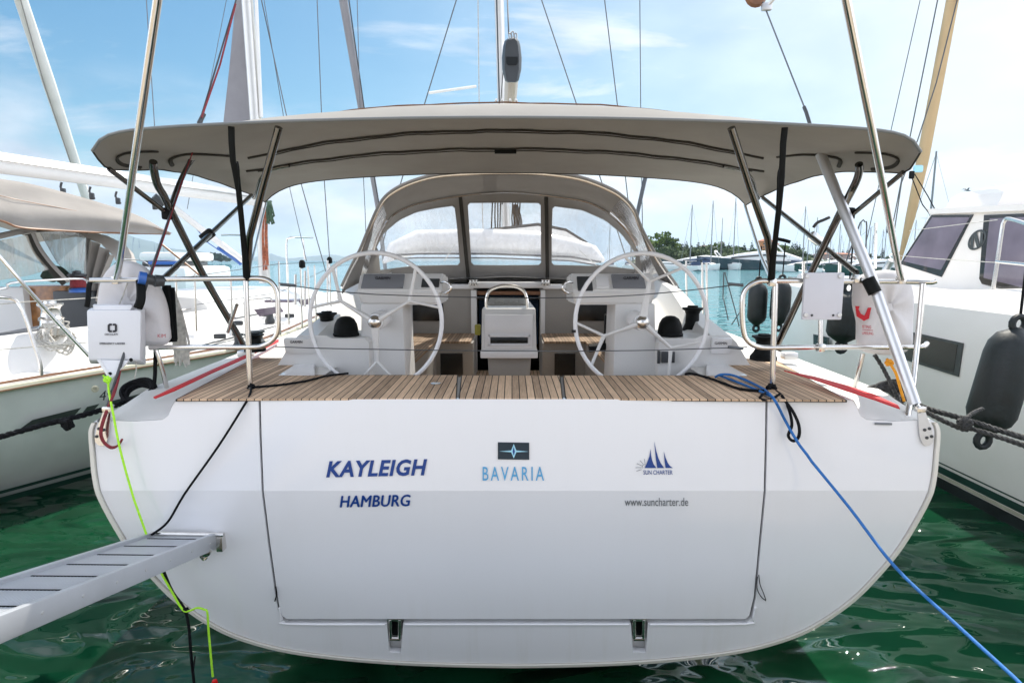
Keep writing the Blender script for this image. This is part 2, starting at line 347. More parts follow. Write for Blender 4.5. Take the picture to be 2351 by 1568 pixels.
M = dict(
    gelt=stained_gel(),
    gel=mat('white_gelcoat', (.80, .80, .81), .16, var=.015, vscale=1.5, coat=.5, rvar=.05),
    gel2=mat('white_gelcoat_inner', (.72, .715, .70), .35, var=.02, vscale=2),
    gelshade=mat('taupe_shaded_moulding', (.33, .315, .29), .45, var=.03),  # taupe base, darkened to paint in a deeper cockpit shadow
    nonskid=mat('nonskid_deck', (.70, .69, .66), .75, var=.04, vscale=8, bump=.3, bscale=260),
    rim=mat('cream_rim', (.70, .67, .60), .3, var=.04, vscale=3),
    black=mat('black_plastic', (.005, .006, .006), .6, spec=.15, var=.2, vscale=20),
    rubber=mat('black_seal', (.01, .01, .01), .7, var=.1),
    dark=mat('dark_opening', (.008, .009, .009), .25, var=.05),
    grey=mat('grey_cover', (.22, .23, .25), .55, var=.04),
    dgrey=mat('dark_grey_plastic', (.045, .05, .055), .4, var=.1),
    steel=mat('stainless_steel', (.72, .70, .67), .20, 1, var=.05, vscale=9, rvar=.05),
    steeld=mat('shaded_stainless_tube', (.17, .165, .155), .16, 1, var=.08, vscale=9, rvar=.05),  # darker steel copy, the canopy's shade painted into its colour
    wire=mat('steel_wire', (.12, .13, .14), .35, .7, var=.1),
    alu=mat('anodised_aluminium', (.62, .62, .62), .38, .85, var=.05, vscale=4, rvar=.08),
    alup=mat('gangway_aluminium', (.55, .57, .60), .42, .6, var=.06, vscale=5, rvar=.08),
    mast=mat('mast_aluminium', (.66, .65, .62), .35, .5, var=.04),
    white=mat('white_paint', (.80, .79, .77), .3, var=.03),
    sail=fabric('white_sailcloth', (.76, .74, .70), .10, .15, 12),
    tan=fabric('tan_sailcloth', (.55, .42, .26), .08, .2, 12),
    gsail=fabric('grey_sailcloth', (.34, .33, .35), .15, .3, 9),
    taupe=fabric('taupe_canvas', (.34, .325, .30), .13, .22, 5),
    taupe2=fabric('sprayhood_canvas', (.27, .255, .235), .05, .25, 7),
    beige=fabric('beige_canvas', (.32, .30, .28), .10, .5, 4),
    darkc=mat('dark_canvas', (.03, .028, .022), .9, var=.15),
    bagw=fabric('white_bag_cloth', (.72, .70, .70), .10, .5, 9),
    boxw=mat('white_vinyl', (.70, .71, .74), .38, var=.02),
    redt=mat('red_webbing', (.55, .008, .012), .6, var=.15, vscale=30),
    redw=mat('red_print', (.45, .0, .01), .6, var=.08),
    navy=mat('navy_vinyl', (.003, .045, .23), .35, var=.05),
    ink=mat('black_ink', (.01, .011, .02), .5, var=.05),
    lblue=mat('light_blue_vinyl', (.09, .36, .62), .35, var=.1, vscale=12),
    dteal=mat('dark_teal_vinyl', (.004, .022, .04), .3, var=.05),
    paleb=mat('pale_blue_vinyl', (.35, .66, .80), .3, var=.05),
    greyink=mat('grey_ink', (.16, .17, .18), .5, var=.05),
    lime=mat('lime_rope', (.42, .85, .03), .7, var=.12, vscale=60, bump=.3, bscale=200),
    blue=mat('blue_rope', (.01, .13, .40), .6, var=.2, vscale=60, bump=.3, bscale=200),
    brope=mat('black_rope', (.004, .0045, .006), .8, spec=.2, var=.3, vscale=50, bump=.4, bscale=160),
    bwrope=mat('black_white_flecked_rope', (.03, .03, .03), .7, var=.9, vscale=38, bump=.5, bscale=120, dirt=(.006, .007, .006)),
    wrope=mat('white_rope', (.55, .53, .48), .8, var=.25, vscale=40, bump=.4, bscale=150),
    grope=mat('green_rope', (.06, .11, .07), .8, var=.4, vscale=50, bump=.4, bscale=150),
    orope=mat('orange_rope', (.75, .30, .01), .7, var=.15, vscale=50),
    rrope=mat('red_rope', (.20, .015, .022), .7, var=.3, vscale=50),
    bluep=mat('blue_plastic', (.03, .12, .42), .35, var=.1),
    redp=mat('red_float', (.65, .01, .01), .45, var=.1),
    fender=mat('dark_rubber_fender', (.009, .014, .015), .55, var=.5, vscale=9, bump=.15, bscale=30, rvar=.15),
    ltop=mat('weathered_white_hull', (.72, .74, .71), .10, var=.08, bump=.35, bscale=2.2, vscale=2.5, coat=.4, rvar=.08),
    cat=mat('white_cat_gelcoat', (.86, .82, .77), .28, var=.03, vscale=2, dirt=(.82, .78, .72)),
    gstripe=mat('green_boot_stripe', (.012, .05, .035), .3, var=.2),
    cream=mat('cream_boot_stripe', (.52, .50, .38), .35, var=.12),
    anti=mat('dark_antifouling', (.012, .018, .018), .6, var=.5, vscale=5),
    sgrey=mat('dark_grey_graphic', (.055, .06, .06), .3, var=.1),
    wood=mat('varnished_wood', (.30, .12, .025), .25, var=.35, vscale=14, coat=.6),
    wood2=mat('brown_wood', (.20, .09, .04), .4, var=.3, vscale=14),
    teak=teak_mat('teak_planks', tone=1.6), teakl=teak_mat('teak_seat_slats', 'x', .032, .95),
    glassd=mat('tinted_acrylic', (.17, .14, .18), .06, var=.25, vscale=2.5, spec=.8),
    glassk=mat('dark_tinted_glass', (.02, .018, .018), .05, var=.3, vscale=2, spec=.8),
    clear=clear('clear_vinyl_window'), clearf=clear('foggy_vinyl_window', (.93, .95, .95), .26, .18, .15, (.70, .74, .74)),
)
# ================================================================== SETTING: water
def water():
    m = bpy.data.materials.new('harbour_water'); m.use_nodes = True; t = m.node_tree; p = t.nodes['Principled BSDF']; lk = t.links.new
    tcn = t.nodes.new('ShaderNodeTexCoord'); sp = t.nodes.new('ShaderNodeSeparateXYZ'); lk(tcn.outputs['Object'], sp.inputs[0])
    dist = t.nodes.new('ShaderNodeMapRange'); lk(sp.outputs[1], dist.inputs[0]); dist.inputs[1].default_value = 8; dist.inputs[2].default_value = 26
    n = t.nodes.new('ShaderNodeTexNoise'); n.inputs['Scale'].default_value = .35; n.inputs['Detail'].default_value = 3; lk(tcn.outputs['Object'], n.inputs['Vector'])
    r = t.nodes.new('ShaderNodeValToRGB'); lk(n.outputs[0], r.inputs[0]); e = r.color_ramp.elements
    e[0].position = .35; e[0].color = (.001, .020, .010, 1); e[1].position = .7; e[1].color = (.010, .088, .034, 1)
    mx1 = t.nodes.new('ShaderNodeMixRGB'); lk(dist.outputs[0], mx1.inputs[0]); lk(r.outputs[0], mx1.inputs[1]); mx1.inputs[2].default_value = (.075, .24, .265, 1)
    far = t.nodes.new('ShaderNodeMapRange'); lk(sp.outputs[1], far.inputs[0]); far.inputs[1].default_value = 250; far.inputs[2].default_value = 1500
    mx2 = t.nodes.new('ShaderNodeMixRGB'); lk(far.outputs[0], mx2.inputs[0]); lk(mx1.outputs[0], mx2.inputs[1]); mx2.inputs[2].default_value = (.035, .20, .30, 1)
    lk(mx2.outputs[0], p.inputs['Base Color']); p.inputs['Roughness'].default_value = .015; p.inputs['IOR'].default_value = 1.36
    mpn = t.nodes.new('ShaderNodeMapping'); mpn.inputs['Scale'].default_value = (.75, 1.5, 1); mpn.inputs['Rotation'].default_value = (0, 0, R(12)); lk(tcn.outputs['Object'], mpn.inputs[0])
    a = t.nodes.new('ShaderNodeTexNoise'); a.inputs['Scale'].default_value = 1.05; a.inputs['Detail'].default_value = 1.6; a.inputs['Roughness'].default_value = .45; a.inputs['Distortion'].default_value = .8; lk(mpn.outputs[0], a.inputs['Vector'])
    b = t.nodes.new('ShaderNodeBump'); b.inputs['Strength'].default_value = 1; b.inputs['Distance'].default_value = .55; lk(a.outputs[0], b.inputs['Height'])
    c = t.nodes.new('ShaderNodeTexNoise'); c.inputs['Scale'].default_value = .5; c.inputs['Detail'].default_value = 4; lk(mpn.outputs[0], c.inputs['Vector'])
    b2 = t.nodes.new('ShaderNodeBump'); b2.inputs['Strength'].default_value = 1; b2.inputs['Distance'].default_value = .35; lk(c.outputs[0], b2.inputs['Height']); lk(b2.outputs[0], b.inputs['Normal'])
    lk(b.outputs[0], p.inputs['Normal'])
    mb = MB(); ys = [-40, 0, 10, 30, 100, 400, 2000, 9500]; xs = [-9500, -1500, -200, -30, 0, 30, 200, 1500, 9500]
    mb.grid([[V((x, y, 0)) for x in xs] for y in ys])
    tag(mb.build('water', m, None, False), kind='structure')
water()
# the sunlit stone quay the photographer stands on
def quay():
    m = mat('quay_stone', (.38, .32, .24), .85, var=.18, vscale=1.5, bump=.4, bscale=30)
    mb = MB(); mb.box((-60, -14, -3), (60, 1.6, .78), .03); tag(mb.build('quay', m), kind='structure')
    mb = MB(); mb.box((-60, 1.2, .78), (60, 1.63, .86), .02); tag(mb.build('quay_kerb', mat('kerb_stone', (.55, .49, .39), .8, var=.15, vscale=3)), kind='structure')
quay()

# ================================================================== MAIN SAILING YACHT
Z0 = at(1180, 915, 3.10).z                    # aft deck level
ZK = at(1180, 1121, 3.10).z                   # knuckle across the transom
def Yt0(z): return 3.10 if z > ZK else 3.10 + (ZK - z)*.095
YK = 3.10 - (Z0-ZK)*.075                       # the knuckle stands a little proud of the deck edge
def Yt(z): return 3.10 - max(0, Z0-z)*.075 if z > ZK else YK + (ZK - z)*.115
def hug(mb):                                  # lets lines that hang on the transom follow its facets
    for v in mb.bm.verts:
        if v.co.y > 2.97 and v.co.y < 3.13 and v.co.z < Z0 and abs(v.co.x) < 2.25: v.co.y += Yt(v.co.z) - Yt0(v.co.z)
    return mb
def tp(px, py, off=0): p = onf(px, py, Yt, 3.1); return V((p.x, p.y+off, p.z))
yacht = thing('sailing_yacht', 'white sailing yacht seen from astern with twin steering wheels under a taupe canopy', 'sailing yacht', (0, 8, 0))
XM = 1181
half = [(211,970),(204,992),(207,1040),(213,1100),(235,1165),(290,1258),(345,1325),(400,1380),(470,1430),(540,1465),(640,1494),(760,1512),(900,1524),(1050,1530),(1181,1532)]
outer = [V((p.x, 0, p.z)) for p in (tp(*q) for q in half)]
cxm = tp(XM, 1300).x
sm = smooth_path(outer, 4)
full = sm + [V((2*cxm - p.x, 0, p.z)) for p in sm[-2::-1]]        # left top -> bottom -> right top
# hull shell lofted forward to the bow
zt0, zb0 = sm[0].z, sm[-1].z
st = [(3.10,1,zt0,zb0),(3.8,1.0,zt0+.03,zb0-.10),(5,1.0,zt0+.06,zb0-.3),(7.5,.985,zt0+.13,-.5),(10,.93,zt0+.2,-.5),(12.5,.76,zt0+.28,-.45),(14.5,.47,zt0+.36,-.35),(16.2,.05,zt0+.45,-.1)]
mb = MB(); rows = []
for k, (Y, bf, zt, zb) in enumerate(st):
    rows.append([V((cxm + (p.x-cxm)*bf - (Y-3.1)*.012, (Yt(p.z) if k == 0 else Y + .15*(zt-max(p.z,0))/zt*0), zt - (zt0-p.z)*(zt-zb)/(zt0-zb0))) for p in full])
mb.grid(rows)
# rolled edge round the transom
inn = [V((cxm+(p.x-cxm)*.991, 0, zt0+(p.z-zt0)*.988)) for p in full]
mb.grid([[V((p.x, Yt(p.z)-.004, p.z)) for p in full], [V((p.x, Yt(p.z)-.006, p.z)) for p in inn], [V((p.x, Yt(p.z)+.03, p.z)) for p in inn]])
mb.build('hull', M['rim'], yacht, ang=60)

# transom surround with the folding platform opening, one bend at the knuckle
xz = lambda pts: [V((p.x, 0, p.z)) for p in (tp(*q) for q in pts)]
def warp_at(off): return lambda c: V((c.x, Yt(c.z)+off+c.y, c.z))
topL = [(402,919),(394,933),(385,955),(371,964),(309,968),(255,966),(222,971)]
topR = [(2*XM-x, y) for x, y in topL]
inner = [V((cxm+(p.x-cxm)*.9885, 0, zt0+(p.z-zt0)*.9845)) for p in full][1:-1]
open_ = [(592,917),(594,1000),(599,1125),(613,1240),(630,1362),(637,1400),(643,1419),(655,1431),(888,1432),(893,1498),(920,1499),(925,1432),(1449,1432),(1454,1498),(1484,1499),(1488,1432),(1715,1431),(1727,1420),(1737,1370),(1748,1250),(1760,1121),(1763,1000),(1764,917)]
loop = xz(topL[::-1]) ; loop = inner[:1]*0 + loop
poly = xz(topL)[::-1]                                    # from outer corner inwards to (402,919)
poly = poly + xz(open_) + xz(topR[::1])
poly = poly + inner[::-1]
mb = MB(); mb.plate([poly], (0, .045, 0), cuts=[ZK], warp=warp_at(.006)); mb.build('transom', M['gelt'], yacht, False)
door = [(598,917),(600,1000),(605,1125),(619,1240),(636,1362),(642,1396),(647,1413),(658,1421),(1712,1421),(1721,1413),(1731,1370),(1742,1250),(1754,1121),(1757,1000),(1758,917)]
mb = MB(); mb.plate([xz(door)], (0, .04, 0), cuts=[ZK], warp=warp_at(.003))
pd = mb.build('bathing_platform', M['gelt'], yacht, False)
mb = MB(); back = [(560,930),(560,1130),(600,1400),(640,1510),(1720,1510),(1760,1400),(1800,1130),(1800,930)]
mb.plate([xz(back)], (0, .02, 0), cuts=[ZK], warp=warp_at(.062)); mb.build('platform_recess', M['gel2'], yacht, ang=12)
mb = MB()                                                     # black gasket round the platform
mb.tube([tp(x, y, .03) for x, y in [(595,920),(597,1000),(602,1125),(616,1240),(633,1362),(640,1398),(645,1416)]], .006, n=6)
mb.tube([tp(x, y, .03) for x, y in [(1761,920),(1760,1000),(1757,1125),(1745,1240),(1734,1365),(1724,1416)]], .006, n=6)
mb.build('platform_seal', M['rubber'], yacht)
mb = MB()
mb.tube([tp(x, y, .004) for x, y in [(640,1395),(646,1420),(660,1433),(884,1434)]], .006, n=8, sm=3)
mb.tube([tp(x, y, .004) for x, y in [(929,1434),(1445,1434)]], .006, n=8)
mb.tube([tp(x, y, .004) for x, y in [(1492,1434),(1712,1433),(1729,1420),(1735,1395)]], .006, n=8, sm=3)
mb.build('platform_lip', M['gel'], yacht)
for x0 in (906, 1468):                                        # stainless hinges in their slots
    mb = MB()
    for dx in (-11, 11): mb.tube([tp(x0+dx, 1424, .012), tp(x0+dx*.95, 1468, .018)], .011, n=10)
    mb.tube([tp(x0-12, 1470, .018), tp(x0+12, 1470, .018)], .012, n=10)
    mb.obox(tp(x0, 1424, .02), (1,0,0), (0,1,0), (0,0,1), .085, .03, .02, .004)
    h = mb.build('platform_hinge', M['steel'], yacht)
    mb = MB(); mb.obox(tp(x0, 1450, .045), (1,0,0), (0,1,0), (0,0,1), .07, .02, .09, .004); mb.build('hinge_block', M['black'], h)

mb = MB(); mb.tube([tp(x, y, -.006) for x, y in [(1741,1318),(1744,1340),(1752,1360),(1757,1375)]], .0025, n=5, sm=3); mb.tube([tp(x, y, -.006) for x, y in [(1738,1322),(1737,1348),(1745,1366),(1757,1377)]], .0025, n=5, sm=3); mb.build('platform_line', M['brope'], yacht)
mb = MB(); mb.tube([tp(x, y, -.006) for x, y in [(634,1345),(636,1362),(632,1378)]], .004, n=5, sm=3); mb.build('platform_line', M['brope'], yacht)
mb = MB(); mb.plate([[tp(x, y, -.0005) for x, y in ((2008,970),(2048,971),(2048,976),(2008,975))]], (0, .001, 0)); mb.build('hull_plate', M['greyink'], yacht)
# ---- lettering and emblems on the transom
def onT(x0, y0, x1, y1, dyr=0, off=.0):     # text box in photo pixels; dyr = how much the right end is lower
    return lambda u, v: tp(x0+(x1-x0)*u, y1+(y0-y1)*v+dyr*u, -.0015+off)
text_mesh('KAYLEIGH', onT(749,1058,981,1096,-5), 'ship_name', M['navy'], pd, bold=.032, shear=.22, spacing=1.08)
text_mesh('HAMBURG', onT(781,1138,942,1164,-3), 'home_port', M['navy'], pd, bold=.028, shear=.16, spacing=1.05)
text_mesh('BAVARIA', onT(1108,1071,1249,1103), 'builder_name', M['lblue'], pd, bold=.005, spacing=1.35)
text_mesh('www.suncharter.de', onT(1434,1142,1580,1161,0), 'web_address', M['greyink'], pd, bold=.004)
text_mesh('SUN CHARTER', onT(1477,1079,1544,1089), 'charter_name', M['navy'], pd, bold=.006)
mb = MB(); mb.plate([[tp(x, y, -.0012) for x, y in ((1143,1015),(1215,1016),(1215,1055),(1143,1054))]], (0, .002, 0)); mb.build('emblem_panel', M['dteal'], pd, False)
mb = MB(); c = (1179.5, 1035.5)
mb.plate([[tp(x, y, -.0030) for x, y in ((1147,c[1]),(c[0]-6,c[1]-2),(c[0],c[1]-17),(c[0]+6,c[1]-2),(1213,c[1]+.6),(c[0]+6,c[1]+2),(c[0],c[1]+16),(c[0]-6,c[1]+2))]], (0, .001, 0))
es = mb.build('emblem_star', M['paleb'], pd, False)
mb = MB(); mb.plate([[tp(x, y, -.0042) for x, y in ((c[0]-2.5,c[1]),(c[0],c[1]-11),(c[0]+2.5,c[1]),(c[0],c[1]+10))]], (0, .001, 0)); mb.build('star_core', M['navy'], es, False)
mb = MB()                                                     # three sails and a rising sun
for s in ([(1480,1074),(1486,1061),(1491,1047),(1494,1030),(1494.5,1044),(1497,1056),(1501,1066),(1507,1074)],
          [(1509,1074),(1506,1056),(1504,1036),(1502,1013),(1506,1032),(1511,1050),(1517,1063),(1525,1074)],
          [(1528,1074),(1526,1060),(1524,1036),(1528,1050),(1533,1062),(1538,1069),(1545,1074)]):
    mb.plate([[tp(x, y, -.0015) for x, y in s]], (0, .001, 0))
mb.build('charter_emblem_sails', M['navy'], pd, False)
mb = MB()
for a in (0, 28, 56, 84, -24): 
    ca, sa = math.cos(R(180-a)), -math.sin(R(180-a)); mb.tube([tp(1482+10*ca*1, 1073+10*sa, -.002), tp(1482+23*ca, 1073+20*sa, -.002)], .0012, n=4)
mb.tube([tp(1482+8*math.cos(R(a)), 1073-8*math.sin(R(a)), -.002) for a in range(90, 200, 15)], .0012, n=4)
mb.build('charter_emblem_sun', M['greyink'], pd, False)

# ---- decks
def zs(Y): return Z0
mb = MB(); yw = [3.10, 3.5, 5, 7.5, 10, 12.5, 14.5, 16]
bfs = {3.1:1, 3.5:1, 5:1, 7.5:.985, 10:.93, 12.5:.76, 14.5:.47, 16:.08}
for sgn in (-1, 1):                                            # gunwale: outer edge up to the inner deck
    rows = []
    tl = [tp(*q) for q in ((222,971),(255,966),(309,968),(371,964),(385,955),(394,933),(402,919))]
    fr_ = [0, .10, .30, .62, .74, .88, 1.0]
    for Y in yw:
        bf = bfs[Y]; sh = (Y-3.1)*.02; dx = -(Y-3.1)*.012; Xf = lambda v: cxm + sgn*v + dx
        if Y == 3.10:
            r0 = [V((cxm + sgn*abs(p.x-cxm), Y+.002, p.z+.001)) for p in tl]
            r0 = [V((Xf(abs(sm[0].x-cxm)), Y, zt0))] + r0 + [V((Xf(1.60), Y, Z0-.012)), V((Xf(1.20), Y, Z0-.012))]
        else:
            xo, xi = abs(sm[0].x-cxm)*bf, 1.79*bf; zo = zt0+.045+sh; hi = max(0, sh-.1)
            zz_ = [zo, zo+.035, zo+.045, zo+.05, zo+.055, Z0-.018+hi, Z0-.012+hi]
            r0 = [V((Xf(xo), Y, zo-.02))] + [V((Xf(xo+(xi-xo)*f-.015), Y, z)) for f, z in zip(fr_, zz_)] + [V((Xf(1.6*bf), Y, Z0-.012+hi)), V((Xf(1.2*bf), Y, Z0-.012+hi))]
        rows.append(r0)
    mb.grid(rows)
# aft bench base and foredeck
mb.box((cxm-1.21, 3.106, Z0-.05), (cxm+1.21, 3.76, Z0-.013)); mb.box((cxm-1.15, 3.70, 1.05), (cxm+1.15, 3.755, Z0-.05))
mb.grid([[V((cxm-1.25*b-dx, Y, Z0+.25+.04*(Y-7)/3)), V((cxm+1.25*b-dx, Y, Z0+.25+.04*(Y-7)/3))] for Y, b, dx in ((7.2,1,.05),(10,.93,.08),(12.5,.76,.11),(14.5,.5,.14),(16,.1,.15))])
mb.build('deck', M['nonskid'], yacht, ang=50)
mb = MB(); mb.box((-1.25, 3.755, 1.22), (1.25, 6.9, 1.25)); mb.build('cockpit_sole', M['teak'], yacht, False)
# side coamings
for sgn, nm in ((-1, 'l'), (1, 'r')):
    def X(v): return cxm + sgn*v
    mb = MB()
    ctop = at(760, 774, 4.15).z
    # inner block that carries the winches
    a = [V((X(v), Y, z)) for z in (1.2,) for Y in (4.15, 7.0) for v in (1.60, .0)]
    lo = 1.22
    secs = [(4.12, 1.63, 1.52, 1.28, .99, ctop-.005), (4.75, 1.63, 1.50, 1.27, 1.0, ctop), (5.3, 1.62, 1.50, 1.30, 1.08, ctop+.14), (6.2, 1.58, 1.50, 1.36, 1.12, ctop+.22), (7.3, 1.5, 1.45, 1.36, 1.12, ctop+.26)]
    rows = []
    for Y, xo, xt, xm, xi, zt in secs:
        hi = zt + (.13 if Y > 4.2 else .02)
        rows.append([V((X(xo), Y, Z0-.02)), V((X(xt), Y, hi-.05)), V((X(xt-.05), Y, hi)), V((X(xm+.06), Y, hi)), V((X(xm), Y, zt+.02)), V((X(xm-.04), Y, zt)), V((X(xi+.03), Y, zt)), V((X(xi), Y, zt-.03)), V((X(xi), Y, lo))])
    vs = mb.grid(rows); mb.bm.faces.new(vs[0] if sgn > 0 else vs[0][::-1]); mb.bm.faces.new(vs[-1])
    bmesh.ops.recalc_face_normals(mb.bm, faces=list(mb.bm.faces))
    cm = mb.build('coaming', M['gel2'], yacht, ang=40)
    # triangular toe of the coaming resting on the deck
    q = [(640,862),(703,822),(722,818),(722,862)] if sgn < 0 else [(1715,863),(1639,822),(1622,820),(1622,863)]
    mb = MB(); bs = [atz(x, y, Z0+.002) for x, y in q]; mb.plate([bs], (0, 0, .004)); mb.build('coaming_toe', M['gel'], cm)
    # autopilot remote box on the coaming
    bx = (690, 793, 72, 36) if sgn < 0 else (1655, 793, 46, 38)
    pc = at(bx[0], bx[1], 4.10); wd = bx[2]/FP*4.1; hh = bx[3]/FP*4.1
    mb = MB(); mb.obox(pc, (1,0,0), (0,.96,.28), (0,-.28,.96), wd, .04, hh, .012); bb = mb.build('instrument_box', M['gel'] if sgn > 0 else M['gel2'], yacht)
    zr = (680-0, 785) if sgn < 0 else (1655, 788)
    text_mesh('GARMIN', lambda u, v, z=zr: at(z[0]-14+28*u, z[1]+3-6*v, 4.066), 'instrument_lettering', M['ink'], bb, bold=.02)

# ---- teak aft deck in three hatches with black caulked rims
def zpoly(pts, z): return [atz(x, y, z) for x, y in pts]
def grow(poly, d):
    c = sum(poly, V())/len(poly); return [p + (p-c).normalized()*d for p in poly]
TL = [(407,916),(1046,914),(1049,861),(640,861),(700,822),(585,822)]
TC = [(1056,914),(1290,914),(1284,862),(1061,862)]
TR = [(1300,914),(1941,918),(1776,824),(1640,823),(1713,862),(1294,862)]
for pts in (TL, TC, TR):
    mb = MB(); mb.plate([zpoly(pts, Z0)], (0, 0, -.010))
    tk = mb.build('teak_hatch', M['teak'], yacht, False)
    mb = MB(); o = zpoly(pts, Z0-.003); g = []
    n = len(o)
    for i in range(n):                                          # true outward offset
        a, b, c = o[i-1], o[i], o[(i+1) % n]
        sgn = 1 if sum((o[j].x*o[(j+1) % n].y - o[(j+1) % n].x*o[j].y) for j in range(n)) > 0 else -1
        e1 = (b-a).normalized(); e2 = (c-b).normalized(); n1_ = V((e1.y, -e1.x, 0))*sgn; n2_ = V((e2.y, -e2.x, 0))*sgn
        g.append(b + (n1_+n2_)/(1+n1_.dot(n2_)+1e-6)*.006)
    mb.plate([g], (0, 0, -.012)); mb.build('caulking_rim', M['rubber'], tk, False)
mb = MB(); p0 = atz(1000, 881, Z0+.002); mb.lathe(p0, (0,0,1), [(.03,0),(.03,.004),(.0,.005)], 14); mb.build('hatch_latch', M['steel'], yacht)
# flush pop-up cleat plates in the two stern corners
for px in (347, 2004):
    mb = MB(); c = atz(px, 947, zt0+.012); u = .055
    mb.tube([c+V((u*math.cos(a*.5236)*1.15, u*.55*math.sin(a*.5236), .004)) for a in range(12)], .004, closed=True, n=6)
    mb.obox(c+V((0,0,.006)), (1,0,0), (0,1,0), (0,0,1), .09, .02, .01, .003); mb.build('flush_cleat', M['steel'], yacht)
for px, py in ((565, 813), (1811, 818)):                          # low deck fittings by the side decks
    mb = MB(); c = atz(px, py+8, Z0+.02); mb.obox(c+V((0,0,.03)), (1,0,0), (0,1,0), (0,0,1), .10, .08, .05, .014); mb.build('fairlead', M['alu'], yacht)

# ---- cockpit: bulkhead, seats, companionway
YB = 6.8
zc = at(1170, 664, YB).z
def bwall(px0, px1, py0, py1, name, m_, Y=YB, th=.05, bev=0, parent=None):
    a, b = at(px0, py1, Y), at(px1, py0, Y)
    mb = MB(); mb.box((a.x, Y, a.z), (b.x, Y+th, b.z), bev); return mb.build(name, m_, parent or yacht, True)
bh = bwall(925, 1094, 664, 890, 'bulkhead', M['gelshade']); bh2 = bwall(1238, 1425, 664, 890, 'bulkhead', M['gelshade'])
bwall(1090, 1242, 664, 900, 'companionway_back', M['dark'], Y=YB+.9)
bwall(1100, 1236, 676, 790, 'companionway_curtain', mat('dark_blue_cloth', (.008, .03, .07), .8, bump=.3, bscale=10), Y=YB+.5)
bwall(1092, 1242, 669, 677, 'companionway_lintel', M['wood2'], Y=YB-.005, th=.3)
for a_, b_ in ((1083, 1094), (1240, 1252)): bwall(a_, b_, 666, 890, 'companionway_frame', M['gel2'], Y=YB-.03, th=.08, bev=.008)
bwall(1075, 1262, 648, 662, 'companionway_hatch', M['gel2'], Y=YB-.06, th=1.1, bev=.015)
bwall(1008, 1088, 653, 664, 'grab_ledge', M['gel'], Y=YB-.05, th=.2, bev=.01); bwall(1246, 1300, 653, 664, 'grab_ledge', M['gel'], Y=YB-.05, th=.2, bev=.01)
for x_ in (1086, 1252):
    mb = MB()
    for k in range(3): mb.lathe(at(x_-6+k*7, 656, YB-.1), (0,0,1), [(.018,0),(.02,.02),(.012,.03),(.012,.06),(.02,.065),(0,.07)], 10)
    mb.build('rope_clutch', M['steel'], yacht)
for a_, b_ in ((932, 1017), (1321, 1396)): bwall(a_, b_, 697, 737, 'bulkhead_window', M['dark'], Y=YB-.012, th=.01, bev=.003)
for a_, b_, s_ in ((900, 1080, -1), (1250, 1450, 1)):
    zseat = at(1000, 784, 6.1).z
    pa, pb = at(a_, 784, 6.1), at(b_, 784, 6.1)
    mb = MB(); mb.box((pa.x, 6.1, zseat-.02), (pb.x, 6.82, zseat)); ts = mb.build('seat_slats', M['teakl'], yacht, False)
    xa = cxm + s_*1.12; xb = at(940 if s_ < 0 else 1400, 850, 4.7).x
    x2 = at(1000 if s_ < 0 else 1345, 785, 6.1).x
    mb = MB(); q = [V((xa, 4.5, zseat-.004)), V((xb, 4.5, zseat-.004)), V((x2, 6.1, zseat-.004)), V((xa, 6.1, zseat-.004))]
    mb.plate([q], (0, 0, -.02)); mb.build('seat_slats', M['teakl'], yacht, False)
    mb = MB(); fr = at(1086 if s_ < 0 else 1246, 820, 6.12).x
    lo, hi = sorted((xa, fr)); mb.box((lo, 6.13, 1.25), (hi, 6.75, zseat-.022)); mb.plate([[V((xb-.03*s_*-1, 4.5, zseat-.03)), V((x2, 6.15, zseat-.03)), V((xa, 6.15, zseat-.03)), V((xa, 4.5, zseat-.03))]], (0, 0, -.5))
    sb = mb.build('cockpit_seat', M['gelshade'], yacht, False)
    if s_ < 0: bwall(1012, 1062, 812, 862, 'locker_opening', M['dark'], Y=6.115, th=.01)
    else: bwall(1273, 1321, 812, 862, 'locker_opening', M['dark'], Y=6.115, th=.01)
# ---- cockpit table
YT = 4.9
a, b = at(1105, 820, YT), at(1233, 709, YT)
zb_, zt_ = a.z, b.z
mb = MB(); mb.hexa([V((a.x, YT, zb_)), V((b.x, YT, zb_)), V((a.x, YT+.9, zb_)), V((b.x, YT+.9, zb_)), V((at(1106,709,YT).x, YT+.03, zt_)), V((at(1230,709,YT).x, YT+.03, zt_)), V((a.x+.03, YT+.9, zt_)), V((b.x-.03, YT+.9, zt_))], .012)
tb = mb.build('cockpit_table', M['gel2'], yacht)
for (x0, y0, x1, y1, nm, m_, d_) in ((1113, 722, 1223, 800, 'table_front_panel', M['gel'], .008), (1126, 774, 1212, 788, 'table_vent', M['dark'], .014)):
    p, q = at(x0, y1, YT-.0), at(x1, y0, YT-.0); mb = MB(); mb.box((p.x, YT-d_, p.z), (q.x, YT+.01, q.z), .005); mb.build(nm, m_, tb)
mb = MB()
for x0, y0, x1, y1 in ((1121, 768, 1217, 773), (1121, 790, 1217, 793), (1121,768,1125,793), (1213,768,1217,793)):
    p, q = at(x0, y1, YT), at(x1, y0, YT); mb.box((p.x, YT-.018, p.z), (q.x, YT, q.z), .002)
mb.build('vent_frame', M['gel'], tb)
mb = MB(); p, q = at(1103, 822, YT), at(1235, 806, YT); mb.box((p.x, YT-.02, p.z), (q.x, YT+.3, q.z), .01); mb.build('table_shelf', M['gel'], tb)
mb = MB(); mb.tube([at(1117,710,5.0), at(1117,686,5.0), at(1124,668,5.0), at(1142,659,5.0), at(1163,656,5.0), at(1186,659,5.0), at(1203,669,5.0), at(1210,688,5.0), at(1211,710,5.0)], .013, sm=4); mb.build('table_handle', M['steel'], tb)
